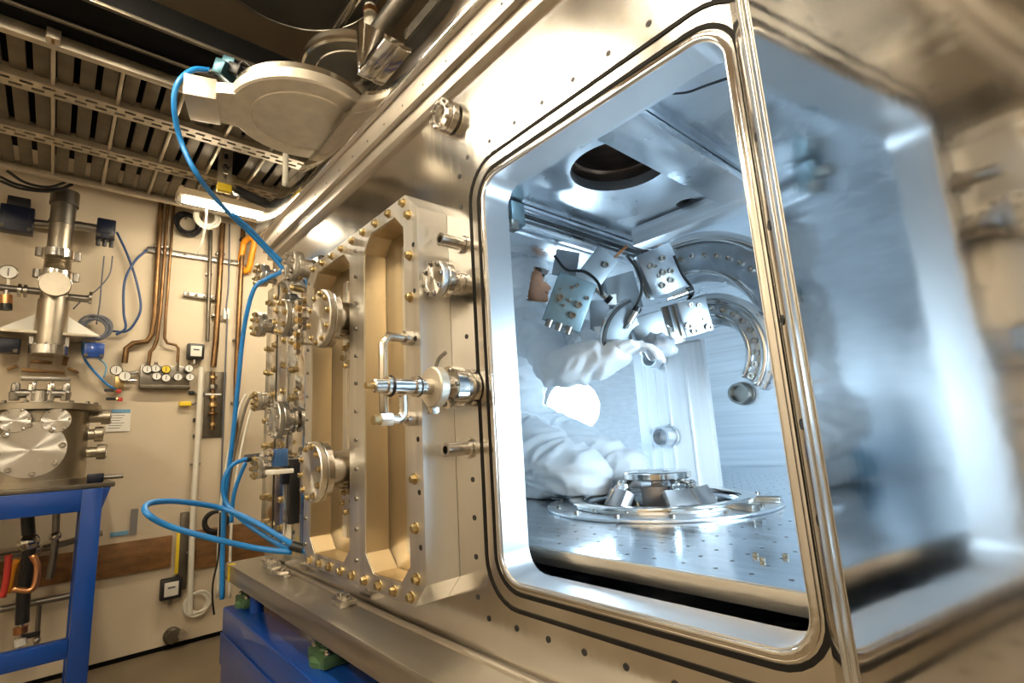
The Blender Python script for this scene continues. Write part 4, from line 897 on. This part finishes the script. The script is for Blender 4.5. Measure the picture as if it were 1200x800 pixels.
part(MB().lathe(c0+EZ*.001, EZ, [(0,.30),(.035,.30),(.035,.245),(zt_-ze-.04,.245)], 48), 'body', 'steel_warm', vc)
lid = part(MB().lathe(V((c0.x,c0.y,zt_-.035)), EZ, [(0,.295),(.003,.30),(.04,.30),(.043,.295)], 48), 'lid', 'steel_warm', vc); ring_bolts(lid, (c0.x,c0.y,zt_+.008), EZ, .275, 16, .013, 'steel_dark')
def vport(px, py, R, L, a, nm='blank_flange', nb=8):
    e = V((math.cos(math.radians(a)), math.sin(math.radians(a)), 0)); q = PX(px, py, c0.x+.27*e.x)
    q = V((c0.x, q.y, q.z)); o_ = V((c0.x, c0.y, q.z)) if abs(a) > 45 else V((c0.x, q.y, q.z))
    part(MB().cyl(o_+e*.1, o_+e*(.245+L), R*.7, 20), 'nozzle', 'steel_warm', vc)
    f = part(MB().lathe(o_+e*(.245+L), e, [(0,R-.002),(.002,R),(.045,R),(.049,R-.003)], 36), nm, 'turned_X' if abs(a) < 45 else 'steel_warm', vc); ring_bolts(f, o_+e*(.245+L+.049), e, R*.86, nb, R*.085, 'steel')
vport(36, 527, .165, .02, 0, nb=8); vport(18, 493, .072, .03, 0, nb=6); vport(66, 493, .072, .03, 0, nb=6)
for py, L in ((489,.06),(509,.03),(530,.05)): vport(100, py, .05, L, 85, nb=6)
t = thing('valve_cluster', 'cluster of small valves on the lid of the small chamber', 'valve', V((c0.x,c0.y,zt_+.009)))
ccx = V((c0.x+.05, PX(48,460,c0.x+.05).y, zt_+.0085))
part(MB().lathe(ccx, EZ, [(0,.09),(.02,.09),(.02,.04),(.09,.04)], 20), 'base', 'steel', t); part(MB().cyl(ccx+V((0,-.12,.075)), ccx+V((0,.12,.075)), .028, 12), 'cross_tube', 'steel_dark', t)
for y_ in (-.12, -.045, .045, .12): part(MB().lathe(ccx+V((0,y_,.03)), EZ, [(0,.024),(.05,.03),(.06,.022),(.10,.022),(.11,.015)], 8), 'valve_body', ('steel','steel_dark')[int(abs(y_) > .1)], t)
for y_ in (-.03, .05): part(MB().tube([ccx+V((0,y_,.12)), ccx+V((0,y_+.005,.16)), ccx+V((0,y_+.03,.165))], .006, 6), 'pin', 'steel_dark', t)
part(MB().box(ccx+V((0,.02,.17)), (.03,.24,.025)), 'handle_bar', 'steel_dark', t, .003)
t = thing('clamp_bolt', 'blue block with a long bolt at the corner of the table top', 'clamp', PX(112,556,-4.2)); c = PX(112,556,-4.22); c.z = ze+.03; part(MB().box(c, (.08,.08,.055)), 'block', 'blue_dark', t, .005); part(MB().cyl(c+V((0,.04,-.0)), c+V((0,.14,0)), .014, 8), 'bolt_shank', 'steel_dark', t)
# pipes under the table
for (pts, r, m, X, lab) in ((([(0,652),(60,640),(120,624)]), .022, 'steel_dark', -4.9, 'dark horizontal pipe behind the table leg'), ([(66,600),(64,640),(58,678)], .02, 'steel_dark', -4.7, 'dark upright pipe under the table ending in a coupling'),
    ([(0,714),(40,706),(86,697)], .022, 'steel_dark', -4.9, 'low dark horizontal pipe under the table'), ([(46,708),(42,768)], .014, 'steel_dark', -4.9, 'thin grey pipe running down from the low pipe'), ([(32,600),(34,650),(28,690),(26,730)], .034, 'black', -4.6, 'thick black hose hanging under the table')):
    q = [PX(x, y, X) for x, y in pts]; t = thing('table_pipe', lab, 'pipe', min(q, key=lambda p: p.z)); part(MB().tube(q, r, 10, smooth=len(q) > 2), 'pipe', m, t, ang=60)
    for p_ in (q[0].lerp(q[1], .7),): part(MB().sph(p_, r*1.7, 10, 8), 'coupling', 'steel', t)
for (pts, m, lab) in (([(20,655),(14,670),(8,695)], 'orange', 'orange hose hanging under the table'), ([(10,650),(8,675),(3,700)], 'red', 'red hose hanging under the table'), ([(38,650),(44,665),(38,690),(14,690)], 'copper_bright', 'red-brown hose curling under the table')):
    q = [PX(x, y, {'orange': -4.50, 'red': -4.42}.get(m, -4.34)) for x, y in pts]; solo(MB().tube(q, .017, 8), 'hose', m, lab, 'hose', ang=180)
t = thing('drain_valve', 'small brass drain valve on a tube under the table', 'valve', PX(23,758,-4.7))
part(MB().cyl(PX(26,705,-4.7), PX(24,758,-4.7), .014, 8), 'tube', 'steel', t)
for k, (py, r, m) in enumerate(((722,.030,'steel'),(738,.036,'copper_bright'),(752,.03,'white_plastic'))): part(MB().cyl(PX(24,py-4,-4.7), PX(24,py+4,-4.7), r, 12), 'fitting', m, t)
part(MB().box(PX(36,744,-4.7), (.02,.09,.03)), 'lever', 'black', t, .004)

# ================================================================ overhead
zt = 1.9
tr = thing('cable_ladder', 'wide cable ladder with slotted rails and grey slats under the ceiling', 'cable ladder', (-3.6, -.6, zt))
def slotted(x, wd, y0, y1, z, pitch=.085, sl=.05):
    mb = MB(); rw = wd/5
    for k in (0, 2, 4): mb.bb(x-wd/2+rw*k, x-wd/2+rw*(k+1), y0, y1, z, z+.006)
    y = y0
    while y < y1-.001:
        for k, o_ in ((1, 0), (3, pitch/2)):
            a_ = max(y0, y+o_); b_ = min(y1, y+o_+pitch-sl)
            if b_ > a_: mb.bb(x-wd/2+rw*k, x-wd/2+rw*(k+1), a_, b_, z, z+.006)
        y += pitch
    for s_ in (-1, 1): mb.bb(x+s_*wd/2-.004, x+s_*wd/2+.004, y0, y1, z, z+.06)
    return mb
xs = [PZ(0,33,zt).x, PZ(0,90,zt).x, PZ(0,150,zt).x, PZ(0,195,zt).x]
for x in xs[1:3]: part(slotted(x, .105, -2.2, 1.3, zt), 'slotted_rail', 'strut', tr)
for x in (xs[0], xs[3]): part(MB().bb(x-.02, x+.02, -2.2, 1.3, zt-.005, zt+.06), 'edge_rail', 'strut', tr, .003)
ys_ = PX(264, 222, -3.6).y
for k in range(3):
    x0, x1 = xs[k+1]+.055, xs[k]-.03
    if k == 2: x0 = xs[3]+.022
    me = None
    for i in range(24):
        y = -1.75+i*.088
        if k == 1 and ys_-.15 < y < ys_+.06: continue
        if me is None:
            o = part(MB().bb(x0, x1, y, y+.062, zt+.035, zt+.055), 'slat', 'tray', tr, .002); me = o.data; y00 = y; o0 = o
        else:
            o = bpy.data.objects.new('slat', me); C.objects.link(o); o.parent = tr; o.location = (0, (y-y00)*S, 0)
        if i % 3 == 0: part(MB().bb(x0, x1, y+.066, y+.082, zt+.01, zt+.07), 'rung', 'strut', tr, .002)
tk = thing('cable_trunking', 'long black cable trunking beside the cable ladder under the ceiling', 'trunking', (-2.75, -.6, zt+.05))
part(MB().bb(-2.87, -2.55, -2.2, 1.3, zt+.05, zt+.18), 'trunk', 'black_matte', tk, .004); part(MB().bb(-2.565, -2.545, -2.2, 1.3, zt+.045, zt+.062), 'edge_strip', 'tray', tk, .002); part(MB().cyl((-2.74,-2.2,zt+.035), (-2.74,1.3,zt+.035), .010, 8), 'conduit', 'tray', tk)
part(MB().bb(-4.45, -2.97, -2.2, 1.3, zt+.20, zt+.22), 'cable_bed', 'black_matte', tr)
c = PZ(63, 42, zt+.03); t = thing('ceiling_box', 'small pale box clipped to the edge of the black trunking', 'box', c); part(MB().box(c, (.05,.05,.06)), 'box', 'strut', t, .004); part(MB().box(c-EZ*.031, (.03,.012,.004)), 'slot', 'copper', t)
# hanging strut
xs_ = -3.6; q = PX(264, 222, xs_); hs = thing('hanging_strut', 'slotted upright strut with yellow end hanging above the lamp', 'strut', q)
mb = MB(); wd = .075; z = q.z
for k in (0, 2): mb.bb(xs_-.02, xs_-.014, q.y-wd/2+k*wd/3, q.y-wd/2+(k+1)*wd/3, q.z+.05, zt+.17)
mb.bb(xs_-.06, xs_-.02, q.y-wd/2-.003, q.y-wd/2+.003, q.z+.05, zt+.17); mb.bb(xs_-.06, xs_-.02, q.y+wd/2-.003, q.y+wd/2+.003, q.z+.05, zt+.17)
z = q.z+.05
while z < zt+.12: mb.bb(xs_-.02, xs_-.014, q.y-wd/6, q.y+wd/6, z, z+.03); z += .075
part(mb, 'channel', 'strut', hs); part(MB().bb(xs_-.062, xs_-.012, q.y-wd/2-.005, q.y+wd/2+.005, q.z-.002, q.z+.05), 'end_cap', 'yellow', hs, .003)
bolt(hs, (xs_-.014, q.y, q.z+.16), EX, .018, 'steel_dark')
q = PX(334, 215, -3.1); solo(MB().cyl((-3.1,q.y,q.z-.01), (-3.1,q.y,zt+.008), .018, 10), 'hanger_rod', 'pale_cable', 'pale hanger rod in front of the slotted rails', 'rod')
# dark round duct
c = PZ(345, -45, 2.35); t = thing('round_duct', 'large dark round duct mouth under the ceiling', 'duct', c)
part(MB().lathe(V((c.x,c.y,2.33)), EZ, [(0,.40),(.004,.42),(ZC-2.33,.42)], 56), 'drum', 'duct', t); part(MB().torus((c.x,c.y,2.335), EZ, .415, .008, 56, 6), 'rim', 'steel_dark', t)
# gate valves above the chamber
def gate(lab, ctr, R, th, m, act_dir, act=True, rim='cast_rim'):
    c = V(ctr); t = thing('gate_valve', lab, 'gate valve', c); d = V(act_dir).normalized(); sd = V((-d.y, d.x, 0))
    part(MB().lathe(c, EZ, [(0,R-.01),(.008,R),(th,R),(th+.004,R-.006)], 64), 'valve_body', m, t)
    part(MB().lathe(c+EZ*(th+.004), EZ, [(0,R*.96),(.035,R*.96)], 56), 'top_flange', rim, t)
    part(MB().torus(c-EZ*.0005, EZ, R*.72, .006, 48, 6), 'groove_ring', m, t)
    if act:
        part(MB().prism([c+d*(R*.80)+sd*(R*.42)+EZ*.001, c+d*(R*1.12)+sd*.12+EZ*.001, c+d*(R*1.12)-sd*.12+EZ*.001, c+d*(R*.80)-sd*(R*.42)+EZ*.001], (0,0,th*.96)), 'bonnet', m, t)
        part(MB().box(c+d*(R*1.12+.065)+EZ*(th/2), (.13,.21,th+.05), (d, sd, EZ)), 'actuator', 'cast', t, .006)
    return t
g1 = PZ(357, 145, 1.60)
gate('cast aluminium gate valve disc with blue pilot valve seen from below', (g1.x, g1.y, 1.60), .335, .055, 'cast', (-.30,-.95,0))
gc = PX(264, 84, g1.x-.14); t = thing('pilot_valve', 'teal pilot valve block where the upper blue hose is plugged in', 'valve', gc)
part(MB().box(gc, (.05,.07,.12), cax(-20)), 'block', 'blue_anod', t, .005); part(MB().box(gc+CU*.05+CR*.02, (.06,.04,.03), cax(-20)), 'top_block', 'blue_anod', t, .004); part(MB().cyl(gc-CR*.04, gc-CR*.075, .015, 10), 'push_fitting', 'black', t); part(MB().box(gc+CR*.05+CU*.01, (.06,.05,.05), cax(-20)), 'coil', 'black', t, .005)
for k in range(2): part(MB().tube([gc+CR*.05+CU*.02, gc+CR*.09+CU*(.05-.03*k), gc+CR*.13+CU*(.02-.02*k)], .005, 6), 'lead', 'black', t)
g2 = PZ(415, 90, 1.86)
gate('polished round plate of a second valve above the lid edge', (g2.x, g2.y, 1.86), .25, .03, 'polish', (0,-1,0), False)
# rods and bars along the lid
for (pa, Yr, r, m, lab, sq) in (((400,25), -.02, .022, 'cast_rim', 'thin ribbed rod running along above the lid, beside the dark duct', 0), ((455,22), .03, .045, 'steel_dark', 'thick grey tube running along above the lid', 0), ((500,22), .02, .025, 'cast_rim', 'pale square rail running along just above the lid edge', 1), ((404,92), -.12, .016, 'cast_rim', 'thin rod running along under the second valve plate', 0)):
    q = P(*pa, Yr); L0, L1 = q.x-(.30 if pa[0] == 400 else .16 if pa[0] == 455 else .12), 1.0
    if pa == (404,92): L1 = q.x+.22
    if pa == (404,92): continue
    t = thing('lid_rod', lab, 'rod', (q.x, q.y, q.z))
    part(MB().bb(L0, L1, q.y-r, q.y+r, q.z-r, q.z+r) if sq else MB().cyl((L0,q.y,q.z), (L1,q.y,q.z), r, 16), 'rod', m, t)
    part((MB().bb(L0-.012, L0, q.y-r*1.2, q.y+r*1.2, q.z-r*1.2, q.z+r*1.2) if sq else MB().cyl((L0-.015,q.y,q.z), (L0,q.y,q.z), r*1.15, 16)), 'end_cap', 'steel', t)
lz = ZT+.352
q = P(432, 70, -.09); t = thing('angle_bracket', 'polished angle bracket standing on the lid edge', 'bracket', (q.x, -.07, lz))
part(MB().bb(q.x-.012, q.x+.012, -.14, .05, lz-.02, q.z+.17), 'upright', 'polish', t, .003); part(MB().bb(q.x+.0125, q.x+.24, -.14, .05, lz-.02, lz+.01), 'foot', 'polish', t, .003)
q = P(434, 20, .10); t = thing('pipe_fitting', 'pale pipe fitting with an orange band behind the angle bracket', 'fitting', q)
part(MB().cyl(q-EZ*.10, q+EZ*.02, .035, 14), 'body', 'pale_cable', t); part(MB().cyl(q+EZ*.02, q+EZ*.05, .038, 14), 'band', 'copper_bright', t); part(MB().cyl(q+EZ*.05, q+EZ*.08, .03, 14), 'neck', 'white_plastic', t)

# blue hoses
def hose(lab, pts, r=.015, m='blue_hose'):      # (px, py, X) points
    return solo(MB().tube([PX(x, y, X) for x, y, X in pts], r*.78, 10, 8), 'air_hose', m, lab, 'hose', 'blue air hoses', ang=180)
hx_ = (gc-CR*.07).x
hose('blue air hose arching from the teal pilot valve down past the lamp to the chamber', [(246,82,hx_),(226,82,hx_),(208,98,hx_-.02),(204,125,hx_-.06),(212,165,hx_-.15),(232,206,-2.7),(262,243,-2.95),(295,275,-3.1),(326,308,-3.1),(329,318,-3.08),(312,327,-3.1),(297,340,-3.12),(286,385,-3.2),(279,450,-3.25),(272,520,-3.3),(264,580,-3.35),(261,640,-3.4),(260,702,-3.4)], .016)
hose('second blue hose running beside the first from the lamp to the fittings', [(272,250,-2.9),(293,268,-2.95),(315,291,-3.0),(330,306,-3.0)], .014)
hose('blue hose looping wide to the left across the base plate end', [(352,643,-2.58),(330,630,-2.75),(300,612,-2.9),(262,596,-3.05),(215,588,-3.0),(182,588,-2.9),(170,594,-2.85),(175,604,-2.8),(200,617,-2.8),(250,631,-2.75),(300,642,-2.70),(342,647,-2.62)], .017)
hose('blue hose curling down behind the dark sleeve at the chamber end', [(290,537,-3.15),(272,545,-3.15),(262,565,-3.15),(266,590,-3.15),(290,614,-3.0),(322,635,-2.85),(338,643,-2.75)], .015)
hose('blue hose hanging straight behind the dark sleeve', [(288,542,-3.22),(281,558,-3.24),(274,580,-3.25),(271,612,-3.27)], .014)
c = PX(294, 537, -3.15); t = thing('hose_sleeve', 'short black sleeve where blue hoses enter the chamber end', 'sleeve', c); part(MB().cyl(c-CR*.03, c+CR*.06+CU*.01, .022, 12), 'sleeve', 'black', t); part(MB().cyl(c+CR*.06+CU*.01, c+CR*.085+CU*.012, .026, 12), 'collar', 'steel_dark', t)
c = PX(353, 643, -2.54); t = thing('hose_joint', 'small black joint where looping blue hoses meet on the base plate', 'fitting', c); part(MB().cyl(c-CR*.045+CU*.015, c+CR*.01, .022, 12), 'nut', 'black', t); part(MB().tube([c, c+CR*.03-CU*.015, c+CR*.045-CU*.05], .015, 8), 'tail', 'blue_hose', t)
# orange carabiner clip
c = PX(290, 300, XW+.09); k = pxs(c); t = thing('carabiner', 'orange snap hook hanging beside a copper pipe', 'hook', c-EZ*.12); xx, yy, _ = cax(-6)
part(MB().tube([c+xx*(-6*k)+yy*(16*k), c+xx*(-7*k)-yy*(8*k), c+xx*(-3*k)-yy*(17*k), c+xx*(3*k)-yy*(15*k), c+xx*(5*k)+yy*(2*k), c+xx*(6*k)+yy*(18*k), c+yy*(21*k), c+xx*(-6*k)+yy*(16*k)], 3.4*k, 8), 'hook_body', 'orange', t, ang=180)
part(MB().cyl(c+xx*(5*k)+yy*(19*k)-CF*.01, c+xx*(5*k)+yy*(19*k)+CF*.03, 3.6*k, 10), 'swivel', 'black', t); part(MB().cyl(c+xx*(-8*k)+yy*(18*k)-CF*.01, c+xx*(-8*k)+yy*(18*k)+CF*.03, 3*k, 10), 'gate_pin', 'black', t)
